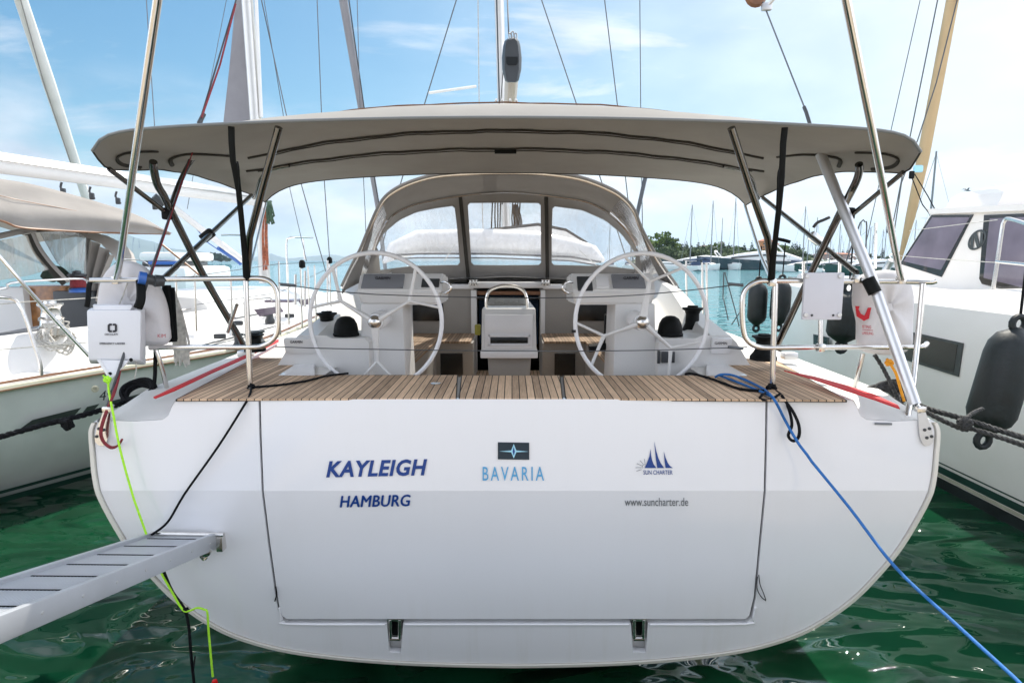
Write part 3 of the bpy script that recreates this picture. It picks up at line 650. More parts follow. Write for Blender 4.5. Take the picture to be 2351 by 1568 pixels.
mb = MB(); p, q = at(1120, 856, YT+.1), at(1219, 822, YT+.1); mb.hexa([V((p.x+.02, YT+.1, p.z-.3)), V((q.x-.02, YT+.1, p.z-.3)), V((p.x+.02, YT+.7, p.z-.3)), V((q.x-.02, YT+.7, p.z-.3)), V((p.x, YT+.1, q.z)), V((q.x, YT+.1, q.z)), V((p.x, YT+.7, q.z)), V((q.x, YT+.7, q.z))], .01); mb.build('table_leg', M['gelshade'], tb)
mb = MB()                                                        # folded plaid cushion on the table
for k in range(5): mb.tube([at(1128+k*17, 704-(k % 2)*4, 5.25), at(1134+k*15, 690, 5.5)], .05, n=8, sq=.6)
tag(mb.build('table_cover', fabric('grey_plaid_cloth', (.32, .31, .28), .02, .6, 14)), 'crumpled grey cloth lying on the white cockpit table behind its steel handle', 'cloth')
for p_, px in ((1096, 752), ):
    mb = MB(); c = at(1097, 757, 5.1); mb.obox(c, (1,0,0), (0,1,0), (0,0,1), .05, .05, .09, .012); mb.build('table_lamp', mat('olive_plastic', (.30, .27, .03), .5), tb)

# ---- helm pedestals
for side in (-1, 1):
    if side < 0: H = dict(x0=817, x1=1015, c0=826, c1=923, dx0=968, dx1=1009, g0=832, g1=928, t0=863, t1=897, hl=(1013, 1034))
    else: H = dict(x0=1312, x1=1508, c0=1414, c1=1507, dx0=1325, dx1=1360, g0=1405, g1=1480, t0=1431, t1=1465, hl=(1314, 1293))
    ped = None
    Ya = 4.22
    zt_, zm_, zb_ = at(1000, 628, Ya+.13).z, at(1000, 668, Ya).z, at(1000, 700, Ya+.02).z
    xa, xb = at(H['x0'], 660, Ya).x, at(H['x1'], 660, Ya).x
    mb = MB(); prof = [(Ya+.02, zb_), (Ya, zm_), (Ya+.13, zt_), (Ya+.40, zt_-.02), (Ya+.42, zb_)]
    ca, cb = at(H['c0'], 700, Ya).x, at(H['c1'], 700, Ya).x
    L_ = [V((xa + (.03 if i == 0 else .0), y, z)) for i, (y, z) in enumerate(prof)]; R_ = [V((xb - (.03 if i == 0 else .0), y, z)) for i, (y, z) in enumerate(prof)]
    va = [mb.bm.verts.new(p) for p in L_]; vb = [mb.bm.verts.new(p) for p in R_]; n = 5
    for i in range(n): mb.bm.faces.new((va[i], vb[i], vb[(i+1) % n], va[(i+1) % n]))
    mb.bm.faces.new(va[::-1]); mb.bm.faces.new(vb); bmesh.ops.recalc_face_normals(mb.bm, faces=list(mb.bm.faces))
    bmesh.ops.bevel(mb.bm, geom=list(mb.bm.edges), offset=.014, segments=3, affect='EDGES')
    # column, widening towards the cockpit floor
    c2a, c2b = (at(822, 858, Ya).x, at(936, 858, Ya).x) if side < 0 else (at(1405, 858, Ya).x, at(1512, 858, Ya).x)
    mb.hexa([V((c2a, Ya-.02, 1.25)), V((c2b, Ya-.02, 1.25)), V((c2a, Ya+.45, 1.25)), V((c2b, Ya+.45, 1.25)), V((ca, Ya+.03, zb_+.01)), V((cb, Ya+.03, zb_+.01)), V((ca, Ya+.40, zb_+.01)), V((cb, Ya+.40, zb_+.01))], .02)
    ped = mb.build('helm_pedestal', M['gel2'], yacht)
    sl_ = V((0, .13, zt_-zm_)).normalized(); nn = V((0, -sl_.z, sl_.y))
    def onp(px, py, off=0):
        d = ray(px, py); o = V((0, 0, HC)); p0 = V((0, Ya, zm_)); t_ = (p0-o).dot(nn)/d.dot(nn); return o + d*t_ + nn*off
    def pan(x0, y0, x1, y1, nm, m_, th, par=ped):
        mb = MB(); q = [onp(x0, y1), onp(x1, y1), onp(x1, y0), onp(x0, y0)]; c = sum(q, V())/4
        mb.obox(c + nn*th/2*0, (1,0,0), nn, sl_, (q[1]-q[0]).length, th*2, (q[3]-q[0]).length, min(.006, th*.8)); return mb.build(nm, m_, par)
    cv = pan(H['g0'], 632, H['g1'], 663, 'display_cover', M['grey'], .014)
    text_mesh('GARMIN', lambda u, v: onp(H['t0']+(H['t1']-H['t0'])*u, 645.5-6.5*v, .016), 'cover_lettering', M['ink'], cv, bold=.02, shear=.1)
    pan(H['dx0'], 636 if side > 0 else 641, H['dx1'], 667 if side > 0 else 660, 'display_screen', M['dgrey'], .008)
    if side > 0: pan(1368, 637, 1398, 661, 'small_display', M['gel'], .012)
    x_, y_ = H['hl']; mb = MB(); mb.tube([at(x_, 649, 4.25), at((x_+y_)/2, 648, 4.2), at(y_, 655, 4.18), at(y_, 666, 4.18), at((x_+y_)/2, 673, 4.2), at(x_, 672, 4.25)], .009, sm=4); mb.build('pedestal_handle', M['steel'], ped)
    if side > 0:
        for q in ((1534, 820, 30, 26), (1512, 820, 6, 30)):
            c = at(q[0], q[1], 4.10); mb = MB(); mb.obox(c, (1,0,0), (0,1,0), (0,0,1), q[2]/FP*4.1, .02, q[3]/FP*4.1, .003); mb.build('switch_panel', M['dgrey'], cm)
# ---- steering wheels
def wheel(cx, cy, arms, br):
    Yw = 4.0; c = at(cx, cy, Yw); r = 152/FP*Yw
    def pp(px, py, dy=0): p = at(cx+px, cy-py, Yw+dy); return p
    mb = MB(); K = 64
    mb.tube([c + V((r*math.cos(k*2*math.pi/K), 0, r*1.03*math.sin(k*2*math.pi/K))) for k in range(K)], .0145, closed=True, n=12)
    wh = mb.build('steering_wheel', M['gel'], yacht)
    hub = c + V((0, -.03, 0))
    for a, (e1, e2) in zip(arms, br):
        def pol(ang, rr, dy=0): return c + V((r*rr*math.cos(R(ang)), dy, r*rr*1.03*math.sin(R(ang))))
        nd = pol(a, .60, -.005)
        mb = MB(); mb.tube([hub, pol(a, .3, -.02), nd], [.032, .020, .014], n=10, sq=.7)
        for e in (e1, e2): mb.tube([nd, (nd+pol(e, .985))/2, pol(e, .985)], [.014, .011, .0115], n=8, sq=.8)
        mb.build('wheel_spoke', M['gel2'], wh)
    mb = MB(); mb.lathe(c + V((0, .22, 0)), (0,-1,0), [(.06,0),(.06,.18),(.052,.2),(.052,.245),(.0,.25)], 22); mb.build('wheel_hub', M['gel'], wh)
    mb = MB(); mb.lathe(c + V((0, -.03, 0)), (0,-1,0), [(.044,0),(.044,.012),(.036,.03),(.018,.042),(0,.045)], 22); mb.build('hub_nut', M['steel'], wh)
    return wh
wheel(863, 738, (150, 30, 270), ((129, 168), (51, 12), (251, 289)))
w2 = wheel(1472, 739, (80, 200, 320), ((106, 53), (181, 221), (343, 297)))
mb = MB(); mb.tube([at(1318, 757, 4.0), at(1318.5, 763, 4.0)], .0175, n=12); mb.build('king_spoke_tape', M['rubber'], w2)
mb = MB(); mb.box(V(at(1393, 800, 4.7))-V((.02,.02,.0)), V(at(1407, 722, 4.7))+V((.01,.04,0)), .006); mb.build('engine_lever', M['black'], yacht)
mb = MB(); mb.tube([at(1352, 800, 4.6), at(1400, 795, 4.6)], .03, n=10); mb.tube([at(1402,795,4.6), at(1408,794,4.6)], .034, n=10); mb.build('engine_throttle', M['black'], yacht)

# ---- winches
def winch(px, py, Y, rpx, hpx, dome, mt_='black'):
    base = at(px, py, Y); s = Y/FP; r = rpx*s; h = hpx*s
    mb = MB()
    if dome: mb.lathe(base, (0,0,1), [(r*1.05,0),(r*1.06,h*.12),(r,h*.16),(r*.99,h*.30),(r*.90,h*.6),(r*.68,h*.85),(r*.36,h*.97),(0,h)], 24)
    else: mb.lathe(base, (0,0,1), [(r*1.5,0),(r*1.5,h*.12),(r*1.15,h*.28),(r*.92,h*.42),(r*.88,h*.72),(r*1.05,h*.82),(r*1.35,h*.87),(r*1.38,h*.93),(r*.7,h*.94),(r*.7,h),(0,h)], 24)
    return mb.build('winch', M[mt_], yacht)
winch(795, 771, 4.25, 28, 46, True); winch(752, 770, 4.5, 17, 56, False); winch(1538, 771, 4.25, 28, 47, True); winch(1588, 770, 4.5, 17, 69, False)
winch(586, 806, 4.3, 16, 42, False); winch(1752, 826, 3.95, 20, 60, False)
# ================================================================== BIMINI (sun canopy)
def lerpt(tab, w):
    for (a, pa), (b, pb) in zip(tab, tab[1:]):
        if w <= b: t = (w-a)/(b-a); return pa + (pb-pa)*t
    return tab[-1][1]
bside = {-1: [(247,389,3.2),(345,384,3.7),(407,392,4.1),(454,403,4.4),(505,420,4.8),(577,446,5.2),(608,463,5.4)],
         1: [(2086,395,3.2),(1975,388,3.7),(1915,393,4.1),(1868,404,4.4),(1812,422,4.8),(1738,455,5.2),(1713,470,5.4)]}
btip = {-1: [(0,(212,345,3.05)),(.05,(223,368,3.15)),(.10,(247,389,3.28))], 1: [(0,(2114,347,3.05)),(.05,(2104,372,3.15)),(.10,(2084,396,3.28))]}
btab = {s: [(w_, at(*q)) for w_, q in btip[s]] + [((Y-2.95)/2.45, at(x, y, Y)) for x, y, Y in bside[s][1:]] for s in bside}
ZA, ZF = at(1165, 268, 2.95).z, at(1165, 394, 5.4).z
XC0, XC1 = at(1163, 268, 2.95).x, at(1160, 394, 5.4).x
def B(u, w, off=0):
    s = 1 if u >= 0 else -1; a = abs(u); E = lerpt(btab[s], w); xc = XC0 + (XC1-XC0)*w
    zc = ZA + (ZF-ZA)*w; g = (.50-.08*w)*a**2 + (.50+.08*w)*a**(30-17*min(1, w*1.6))
    z = zc - (zc - E.z)*g + .165*math.sin(math.pi*max(w, 0)**.6)*(max(0, 1-(a/.80)**2.4))
    sag = -.012*abs(math.sin(w*math.pi*3.2))*(1-a**6)
    Y = 2.95 + 2.45*w + .10*a**12*(1-w)
    sag += (.003*math.sin(u*23+w*17)*(1-a**4) + .002*math.sin(u*51-w*31))*min(1, w*5)*min(1, (1-w)*4)
    xe = E.x
    return V((xc + (xe-xc)*a if 1 else 0, Y, z + sag + off))
us = [-1+2*k/56 for k in range(57)]; us = [math.copysign(abs(u)**.85, u) for u in us]
ws = [k/26 for k in range(27)]
mb = MB(); mb.grid([[B(u, w) for u in us] for w in ws])
bim = mb.build('sun_canopy', M['taupe'], yacht, ang=70, thick=.004)
mb = MB(); mb.tube([B(u, 0, -.004) for u in us], .008, n=8); mb.build('canopy_piping', mat('canopy_edge_vinyl', (.16, .17, .17), .28, var=.04), bim)
mb = MB(); mb.tube([B(u, 1, -.004) for u in us], .006, n=6); mb.build('canopy_hem', M['darkc'], bim)
for sgn in (-1, 1):
    mb = MB(); mb.tube([B(sgn*1, w, -.004) for w in ws], .005, n=6); mb.build('canopy_hem', M['darkc'], bim)
mb = MB(); mb.tube([B(u, .14, .008) for u in us if abs(u) < .76], .004, n=6); mb.build('canopy_seam', M['wood2'], bim)
mb = MB()
c_ = B(0, .13, .012)
for dx in (-.05, -.02, .02, .05): mb.tube([c_+V((dx, -.02, .004)), c_+V((dx*1.1, .04, .008))], .006, n=6)
mb.build('canopy_lacing', M['white'], bim)
for w_, um in ((.47, .80), (.68, .90)):                           # bow pockets with the tube inside
    mb = MB(); mb.tube([B(u, w_, -.012) for u in us if abs(u) < um], .010, n=8, sq=.7); mb.build('bow_pocket', M['darkc'], bim)
    mb = MB(); mb.tube([B(u, w_+.022, -.013) for u in us if abs(u) < um-.05], .004, n=6); mb.build('pocket_seam', M['darkc'], bim)
mb = MB(); 
for sgn in (-1, 1):                                               # dark zip pockets near the corners
    for pts, r_ in (([(.905,.18),(.935,.12),(.965,.10),(.985,.14),(.99,.22)], .011), ([(.80,.40),(.85,.34),(.90,.30),(.945,.30),(.975,.36)], .013)):
        mb = MB(); mb.tube([B(sgn*a, b, -.012) for a, b in pts], r_, n=8, sm=5, sq=.5); mb.build('zip_pocket', M['darkc'], bim)
for px in (1165,):
    mb = MB(); mb.obox(B(0, .68, -.03), (1,0,0), (0,1,0), (0,0,1), .16, .03, .025, .004); mb.build('canopy_vent', M['black'], bim)
def bar(pts, r, name, m_='steel', sm=0, n=12, par=None, Y=3.4):
    mb = MB(); mb.tube(lines(pts, Y), r, n=n, sm=sm); return mb.build(name, M[m_], par or yacht, ang=60)
# canopy frame
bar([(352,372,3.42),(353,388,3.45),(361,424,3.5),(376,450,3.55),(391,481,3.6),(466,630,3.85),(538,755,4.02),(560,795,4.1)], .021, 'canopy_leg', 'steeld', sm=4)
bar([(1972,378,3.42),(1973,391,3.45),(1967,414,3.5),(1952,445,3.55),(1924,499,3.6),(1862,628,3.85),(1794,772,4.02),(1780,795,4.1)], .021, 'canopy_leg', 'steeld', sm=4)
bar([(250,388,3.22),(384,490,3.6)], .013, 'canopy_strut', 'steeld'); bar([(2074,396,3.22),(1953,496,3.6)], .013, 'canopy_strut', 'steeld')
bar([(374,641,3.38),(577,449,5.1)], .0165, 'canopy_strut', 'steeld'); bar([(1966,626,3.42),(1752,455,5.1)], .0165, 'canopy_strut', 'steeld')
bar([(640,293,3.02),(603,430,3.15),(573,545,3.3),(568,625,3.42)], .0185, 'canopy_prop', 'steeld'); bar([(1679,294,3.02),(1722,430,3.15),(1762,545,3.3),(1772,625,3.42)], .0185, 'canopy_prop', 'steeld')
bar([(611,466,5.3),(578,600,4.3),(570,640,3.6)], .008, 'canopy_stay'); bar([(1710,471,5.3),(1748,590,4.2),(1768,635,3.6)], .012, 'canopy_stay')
for s_ in (-1, 1):
    def mx_(p): return p if s_ < 0 else (2325-p[0], p[1]+1, p[2])
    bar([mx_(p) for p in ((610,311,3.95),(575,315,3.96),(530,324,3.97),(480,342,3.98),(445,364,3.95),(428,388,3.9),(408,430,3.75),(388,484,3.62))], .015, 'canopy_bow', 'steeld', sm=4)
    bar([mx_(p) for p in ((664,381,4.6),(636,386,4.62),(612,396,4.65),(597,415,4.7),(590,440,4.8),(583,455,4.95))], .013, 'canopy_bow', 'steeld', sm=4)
    x_ = 384 if s_ < 0 else 1950
    mb = MB(); c = at(x_, 491, 3.6); mb.obox(c, (1,0,0), (0,1,0), (0,0,1), .05, .05, .07, .014); mb.build('tube_clamp', M['black'], yacht)
    x_, y_ = (476, 541) if s_ < 0 else (1872, 548)
    mb = MB(); c = at(x_, y_, 4.15 if s_ < 0 else 4.1); mb.obox(c, (.8,0,.6*(-s_)), (0,1,0), (.6*s_,0,.8), .09, .05, .06, .012); mb.build('tube_clamp', M['black' if s_ < 0 else 'steel'], yacht)
    # black webbing strap tied down to the rail
    sp_ = [(531,291,2.98),(532,330,3.0),(535,372,3.03),(541,392,3.05),(548,440,3.1),(556,520,3.2),(563,590,3.3),(567,643,3.38)] if s_ < 0 else [(1802,293,2.98),(1798,330,3.0),(1796,380,3.03),(1793,410,3.05),(1788,480,3.1),(1780,550,3.2),(1774,600,3.3),(1770,650,3.38)]
    mb = MB(); mb.tube(lines(sp_, 3), [.016,.016,.015,.019,.015,.015,.018,.022] , n=8, sm=0, sq=.45); 
    mb.tube(lines([(sp_[3][0]-4*s_, sp_[3][1]-20, 3.0),(sp_[3][0]-7*s_, sp_[3][1], 3.0),(sp_[4][0]-2*s_, sp_[4][1]+10, 3.08)], 3), .005, n=6, sm=3)
    mb.build('tie_down_strap', M['darkc'] if 0 else M['black'], yacht)
mb = MB(); mb.tube(lines([(1868,522,4.08),(1876,512,4.06),(1892,505,4.04),(1905,499,4.03)], 4), .010, n=8, sm=3); mb.build('clamp_lever', M['dgrey'], yacht)
mb = MB(); mb.tube(lines([(1780,548,3.25),(1800,552,3.22),(1814,556,3.2)], 3.2), .009, n=8); mb.build('clamp_lever', M['black'], yacht)

# ================================================================== PUSHPIT RAILS
bar([(570,639,3.38),(602,640,3.38),(622,648,3.38),(635,668,3.38),(638,700,3.38),(638,750,3.38),(630,776,3.38),(606,793,3.38),(570,797,3.38),(450,797,3.40),(344,798,3.42)], .0142, 'rail_hoop', sm=4)
bar([(207,644,3.30),(300,643,3.34),(420,641,3.37),(572,639,3.38)], .0142, 'top_rail')
bar([(1772,645,3.38),(1742,646,3.38),(1722,655,3.38),(1708,672,3.38),(1704,700,3.38),(1706,752,3.38),(1716,782,3.38),(1744,797,3.38),(1800,798,3.38),(1950,797,3.38),(2100,797,3.36),(2122,794,3.36),(2128,789,3.40)], .0142, 'rail_hoop', sm=4)
bar([(1770,645,3.38),(1960,646,3.38),(2090,647,3.34),(2140,648,3.30),(2150,645,3.29)], .0142, 'top_rail')
bar([(564,644,3.39),(575,898,3.38)], .0150, 'rail_post'); bar([(1780,648,3.39),(1773,900,3.38)], .0150, 'rail_post')
bar([(2119,651,3.30),(2108,770,3.30),(2097,880,3.28),(2083,958,3.16)], .0150, 'rail_post'); bar([(1884,735,3.37),(1884,800,3.36)], .0125, 'rail_post')
bar([(357,800,3.45),(369,835,3.46),(383,890,3.5)], .0125, 'rail_post', sm=3); bar([(1981,812,3.45),(1972,850,3.46),(1961,898,3.5)], .0125, 'rail_post', sm=3)
bar([(544,700,3.5),(530,740,3.6),(523,762,3.7)], .010, 'rail_brace')
for x_, y_, Y_ in ((268,643,3.34),(2068,643,3.34),(1884,798,3.36),(1966,640,3.37),(1772,648,3.38),(2000,650,3.37)):
    mb = MB(); mb.obox(at(x_, y_, Y_-.0), (1,0,0), (0,1,0), (0,0,1), .042, .044, .046, .012); mb.build('rail_clamp', M['steel'], yacht)
for x_ in (575, 1773):
    mb = MB(); c = at(x_, 900, 3.36); mb.lathe(c-V((0,0,.012)), (0,0,1), [(.04,0),(.04,.008),(.022,.014),(.018,.04)], 14); mb.build('post_foot', M['steel'], yacht)
# stern light tubes / flag poles rising from the rail
p_ = bar([(266,641,3.33),(276,597,3.24),(300,430,2.95),(362,0,2.45),(375,-90,2.36)], .0165, 'stern_pole', sm=3)
p_ = bar([(2070,641,3.33),(2059,597,3.24),(2028,430,2.95),(1943,0,2.45),(1925,-90,2.36)], .0165, 'stern_pole', sm=3)
# lifelines across the stern gate
bar([(640,650,3.38),(700,660,3.38),(860,676,3.38),(1175,684,3.38),(1400,681,3.38),(1560,669,3.38),(1706,652,3.38)], .0032, 'lifeline', 'wire', sm=3, n=6)
bar([(632,796,3.38),(800,801,3.38),(1175,806,3.38),(1450,805,3.38),(1600,801,3.38),(1716,797,3.38)], .0032, 'lifeline', 'wire', sm=3, n=6)
for x_, y_, Y_ in ((662,654,3.38),(1690,653,3.38),(1690,798,3.38)):
    mb = MB(); mb.tube([at(x_-18, y_-1, Y_), at(x_+16, y_+2, Y_)], .0085, n=8); mb.build('lifeline_hook', M['wire'], yacht)

# ================================================================== BACKSTAYS
bar([(2101,928,3.10),(1997,628,3.38),(1884,354,3.70)], .029, 'backstay_cover', 'alu', n=16)
mb = MB(); a, b = at(1992, 640, 3.35), at(2009, 673, 3.32); mb.tube([a, b], .034, n=14); mb.build('cover_joint', M['black'], yacht)
bar([(1862,296,3.98),(1848,250,4.02),(1755,15,4.37),(1740,-25,4.43)], .0055, 'backstay', 'wire', n=6); bar([(1862,294,3.97),(1851,258,4.0),(1846,246,4.02)], .011, 'backstay_turnbuckle', 'dgrey')
mb = MB(); mb.obox(at(1760, 17, 4.35), (1,0,0), (0,1,0), (0,0,1), .07, .04, .05, .015); mb.tube([at(1760,17,4.35), at(1785,-12,4.3)], .013); mb.build('backstay_block', M['alu'], yacht)
mb = MB(); mb.lathe(at(1735,-8,4.4), (0,1,0), [(.06,-.02),(.075,0),(.06,.02)], 16); mb.build('backstay_sheave', M['wood2'], yacht)
bar([(226,968,3.09),(240,950,3.12),(350,613,3.46),(435,367,3.72)], .0075, 'backstay', 'dgrey', n=8)
bar([(457,281,3.98),(466,255,4.0),(540,8,4.37),(552,-40,4.43)], .0055, 'backstay', 'dgrey', n=8); bar([(457,284,3.97),(468,262,4.0)], .014, 'backstay_turnbuckle', 'dgrey')
for s_ in (-1, 1):
    def tq(px, py, off=-.006): q = tp(px if s_ > 0 else 2*XM-1-px, py, off); return q
    mb = MB(); mb.plate([[tq(2105,940), tq(2120,936), tq(2137,984), tq(2142,1004), tq(2141,1014), tq(2134,1021), tq(2123,1023), tq(2116,1017), tq(2110,1000)]], (0, .008, 0))
    cp_ = mb.build('chainplate', M['steel'] if s_ < 0 else M['alu'], yacht)
    for x_, y_ in ((2121,986),(2132,983),(2126,1004),(2137,1001)):
        mb = MB(); mb.lathe(tq(x_, y_, -.006), (0,-1,0), [(.0085,0),(.008,.004),(.0,.005)], 10); mb.build('chainplate_bolt', M['dgrey'], cp_)
    mb = MB(); mb.tube([tq(2112, 945, -.01), tq(2104, 928, 0)], .013); mb.obox(tq(2110,938,-.01), (1,0,0), (0,1,0), (0,0,1), .05, .03, .03, .008); mb.build('backstay_toggle', M['steel'], yacht)
mb = MB(); mb.tube(lines([(444,345,3.7),(415,425,3.63),(385,520,3.55),(345,640,3.42)], 3.5), .0035, n=6); mb.tube(lines([(463,270,3.96),(505,150,4.16),(541,10,4.35)], 4), .006, n=6)
tag(mb.build('halyard', M['rrope']), 'dark red line running down along the left backstay', 'rope')
# white junction plate on the right rail
mb = MB(); a, b = at(1840, 734, 3.34), at(1938, 626, 3.34); mb.box((a.x, 3.33, a.z), (b.x, 3.352, b.z), .008); jb = mb.build('mounting_plate', mat('grey_white_board', (.60, .60, .64), .4, var=.02), yacht)
for x_, y_ in ((1853,634),(1929,634),(1850,723),(1927,723)):
    mb = MB(); mb.lathe(at(x_, y_, 3.329), (0,-1,0), [(.0135,0),(.012,.005),(.005,.006),(0,.004)], 14); mb.build('plate_screw', M['alu'], jb)
for x_ in (1864, 1913):
    mb = MB(); mb.lathe(at(x_, 724, 3.329), (0,-1,0), [(.007,0),(.006,.003),(0,.003)], 10); mb.build('plate_screw', M['dgrey'], jb)

# ================================================================== SPRAYHOOD
h1 = [(786,662,5.9),(806,620,5.88),(828,578,5.85),(845,537,5.82),(861,499,5.8),(877,468,5.8),(900,445,5.8),(940,424,5.8),(1000,407,5.8),(1080,400,5.8),(1168,398,5.8),(1250,401,5.8),(1330,412,5.8),(1395,436,5.8),(1430,458,5.8),(1455,487,5.8),(1470,525,5.82),(1492,568,5.85),(1519,613,5.88),(1552,660,5.9)]
h2 = [(858,650,6.75),(857,620,6.72),(858,590,6.7),(862,562,6.66),(879,524,6.62),(890,508,6.6),(904,491,6.6),(935,474,6.6),(976,462,6.6),(1057,448,6.6),(1155,440,6.6),(1246,446,6.6),(1336,459,6.6),(1375,474,6.6),(1400,490,6.6),(1420,508,6.6),(1440,530,6.62),(1460,563,6.66),(1467,600,6.7),(1468,650,6.75)]
P1, P2 = lines(h1, 5.8), lines(h2, 6.6); P1s, P2s = smooth_path(P1, 4), smooth_path(P2, 4)
nn_ = len(P1s)
rows = [[P1s[i].lerp(P2s[i], t) + V((0, 0, .03*math.sin(math.pi*t))) for i in range(nn_)] for t in (0, .33, .66, 1)]
k0 = 20
mb = MB(); mb.grid([r[k0:nn_-k0] for r in rows]); mb.mi = 1
mb.grid([r[:k0+1] for r in rows]); mb.grid([r[nn_-k0-1:] for r in rows])
sh = mb.build('sprayhood', [M['taupe2'], M['clear']], yacht, ang=80)
mb = MB(); mb.tube([p+V((0,-.01,.0)) for p in P1s], .015, n=8); mb.build('hood_bow', M['steel'], sh)
mb = MB(); mb.tube([p+V((0,-.03,.02)) for p in P1s[::1]], .014, n=8); mb.build('hood_edge', M['taupe2'], sh)
mb = MB(); mb.tube([p+V((0,-.015,-.012)) for p in P2s[8:-8]], .0125, n=8); mb.build('hood_bow', M['steel'], sh)
zt6, zb6 = at(1155, 440, 6.6).z, at(1155, 645, 7.2).z
def Yh(z): return 6.6 + (zt6 - z)*(.6/(zt6-zb6))
def hp(px, py, off=0): p = onf(px, py, Yh, 6.8); return V((p.x, p.y+off, p.z))
def rnd(poly, r=7):
    o = []
    n = len(poly)
    for i, (x, y) in enumerate(poly):
        a, c = poly[i-1], poly[(i+1) % n]
        for q, t0 in ((a, 1), (c, 1)):
            d = math.hypot(q[0]-x, q[1]-y); k = min(r, d*.4)/d; o.append((x+(q[0]-x)*k, y+(q[1]-y)*k))
    return o
wins = [[(862,572),(881,535),(917,505),(956,487),(1000,478),(1044,472),(1050,520),(1057,609),(950,611),(862,622)],
        [(1073,466),(1158,465),(1242,466),(1243,609),(1158,610),(1082,609),(1077,530)],
        [(1268,473),(1336,482),(1390,506),(1426,536),(1452,570),(1461,590),(1461,620),(1396,612),(1266,609),(1266,540)]]
wr = [rnd(w_, 6) for w_ in wins]
hull_out = [(828,645),(840,640)] + [(x, y) for x, y, _ in h2[1:-1]] + [(1485,640),(1500,648),(1400,640),(1160,638),(1000,640)]
outl = [(x, y) for x, y, _ in h2[1:-1]] + [(1470,648),(1160,648),(856,648)]
mb = MB(); mb.plate([[hp(*q) for q in outl]] + [[hp(*q) for q in w_] for w_ in wr], (0, .012, 0))
hf = mb.build('hood_front', M['taupe2'], yacht, ang=30)
for w_ in wr:
    mb = MB(); mb.plate([[hp(x, y, .006) for x, y in w_]], (0, .002, 0)); mb.build('hood_window', M['clear'], hf, False)
    mb = MB(); mb.tube([hp(x, y, -.003) for x, y in w_], .0045, closed=True, n=6); mb.build('window_welt', M['taupe'], hf)
for xa, xb in ((1057, 1076), (1255, 1257)):
    mb = MB(); mb.tube([hp(xa if xa < 1100 else 1254, 452, -.012), hp(xb if xa < 1100 else 1257, 646, -.012)], .020, n=8, sq=.5); mb.build('hood_zip', M['darkc'], hf)
# outer fabric wings from the aft bow down to the deck
for s_ in (-1, 1):
    if s_ < 0: q = [(861,500,5.81),(852,545,5.9),(836,600,6.0),(822,655,6.1),(800,685,5.95),(780,702,5.9),(786,662,5.9),(828,578,5.85)]
    else: q = [(1456,490,5.81),(1476,545,5.9),(1496,600,6.0),(1516,640,6.1),(1560,690,5.95),(1590,705,5.9),(1556,655,5.9),(1520,610,5.88),(1488,558,5.85)]
    mb = MB(); mb.plate([lines(q, 5.9)], (0, .01, 0)); mb.build('hood_side', M['taupe2'], yacht)
    q = [(860,560,6.7),(868,575,6.7),(875,640,6.8),(880,668,6.8),(820,668,6.4),(832,640,6.4)] if s_ < 0 else [(1466,560,6.7),(1460,575,6.7),(1458,640,6.8),(1455,668,6.8),(1530,668,6.4),(1505,640,6.4)]
    mb = MB(); mb.plate([lines(q, 6.5)], (0, .01, 0)); mb.build('hood_side', M['taupe2'], yacht)
# dark stowage pocket shapes behind the pedestals
for q in ([(790,700,6.0),(815,650,6.1),(850,640,6.3),(850,705,6.2),(800,720,6.0)], [(1505,640,6.2),(1528,640,6.1),(1575,705,5.95),(1560,720,5.9),(1510,700,6.1)]):
    mb = MB(); mb.plate([lines(q, 6)], (0, .02, 0)); mb.build('side_pocket', M['darkc'], yacht)

# ================================================================== COACHROOF, DINGHY, MAST, BOOM
zr = at(1170, 645, 7.0).z
mb = MB(); rows = []
for Y, b, z in ((6.86,1.42,zr),(8.5,1.36,zr+.0),(10.5,1.2,zr-.04),(12.5,.9,zr-.12),(13.6,.6,zr-.28)):
    xo = -(Y-3.1)*.012; rows.append([V((xo-b-.12, Y, 1.9)), V((xo-b, Y, z-.10)), V((xo-b+.15, Y, z)), V((xo, Y, z+.05)), V((xo+b-.15, Y, z)), V((xo+b, Y, z-.10)), V((xo+b+.12, Y, 1.9))])
vs = mb.grid(rows); mb.bm.faces.new(vs[-1]); mb.build('coachroof', M['gel'], yacht, ang=50)
dg = thing('dinghy', 'white and grey inflatable dinghy stowed upside down across the foredeck behind the sprayhood windows', 'dinghy', at(1140, 600, 9))
def dl(pts, Y=9): return lines(pts, Y)
tb_ = [(880,603,8.6),(905,576,8.8),(960,556,9),(1040,556,9),(1130,556,9),(1230,560,9),(1310,574,9),(1360,585,8.9),(1385,598,8.7)]
mb = MB(); mb.tube(dl([(x, y, Y) for x, y, Y in tb_]), [.02,.13,.175,.185,.19,.185,.17,.14,.03], n=18); mb.build('hull_tube', M['white'], dg)
mb = MB(); mb.tube(dl([(900,580,9.9),(960,556,10.1),(1130,556,10.1),(1300,565,10.1),(1380,590,9.9)]), [.05,.17,.19,.17,.05], n=14); mb.build('hull_tube', M['white'], dg)
for dy, rr, mm in ((0, .016, 'dgrey'), (9, .012, 'dgrey')):
    mb = MB(); mb.tube(dl([(905,586+dy,8.62),(960,583+dy,8.79),(1130,583+dy,8.79),(1310,590+dy,8.8),(1380,602+dy,8.62)]), rr, n=6); mb.build('rubbing_strake', M[mm], dg)
mb = MB(); mb.plate([dl([(1045,535,9.3),(1130,524,9.3),(1235,512,9.3),(1300,525,9.3),(1350,556,9.3),(1200,560,9.3),(1045,560,9.3)])], (0, .5, 0)); mb.build('dinghy_floor', M['dgrey'], dg)
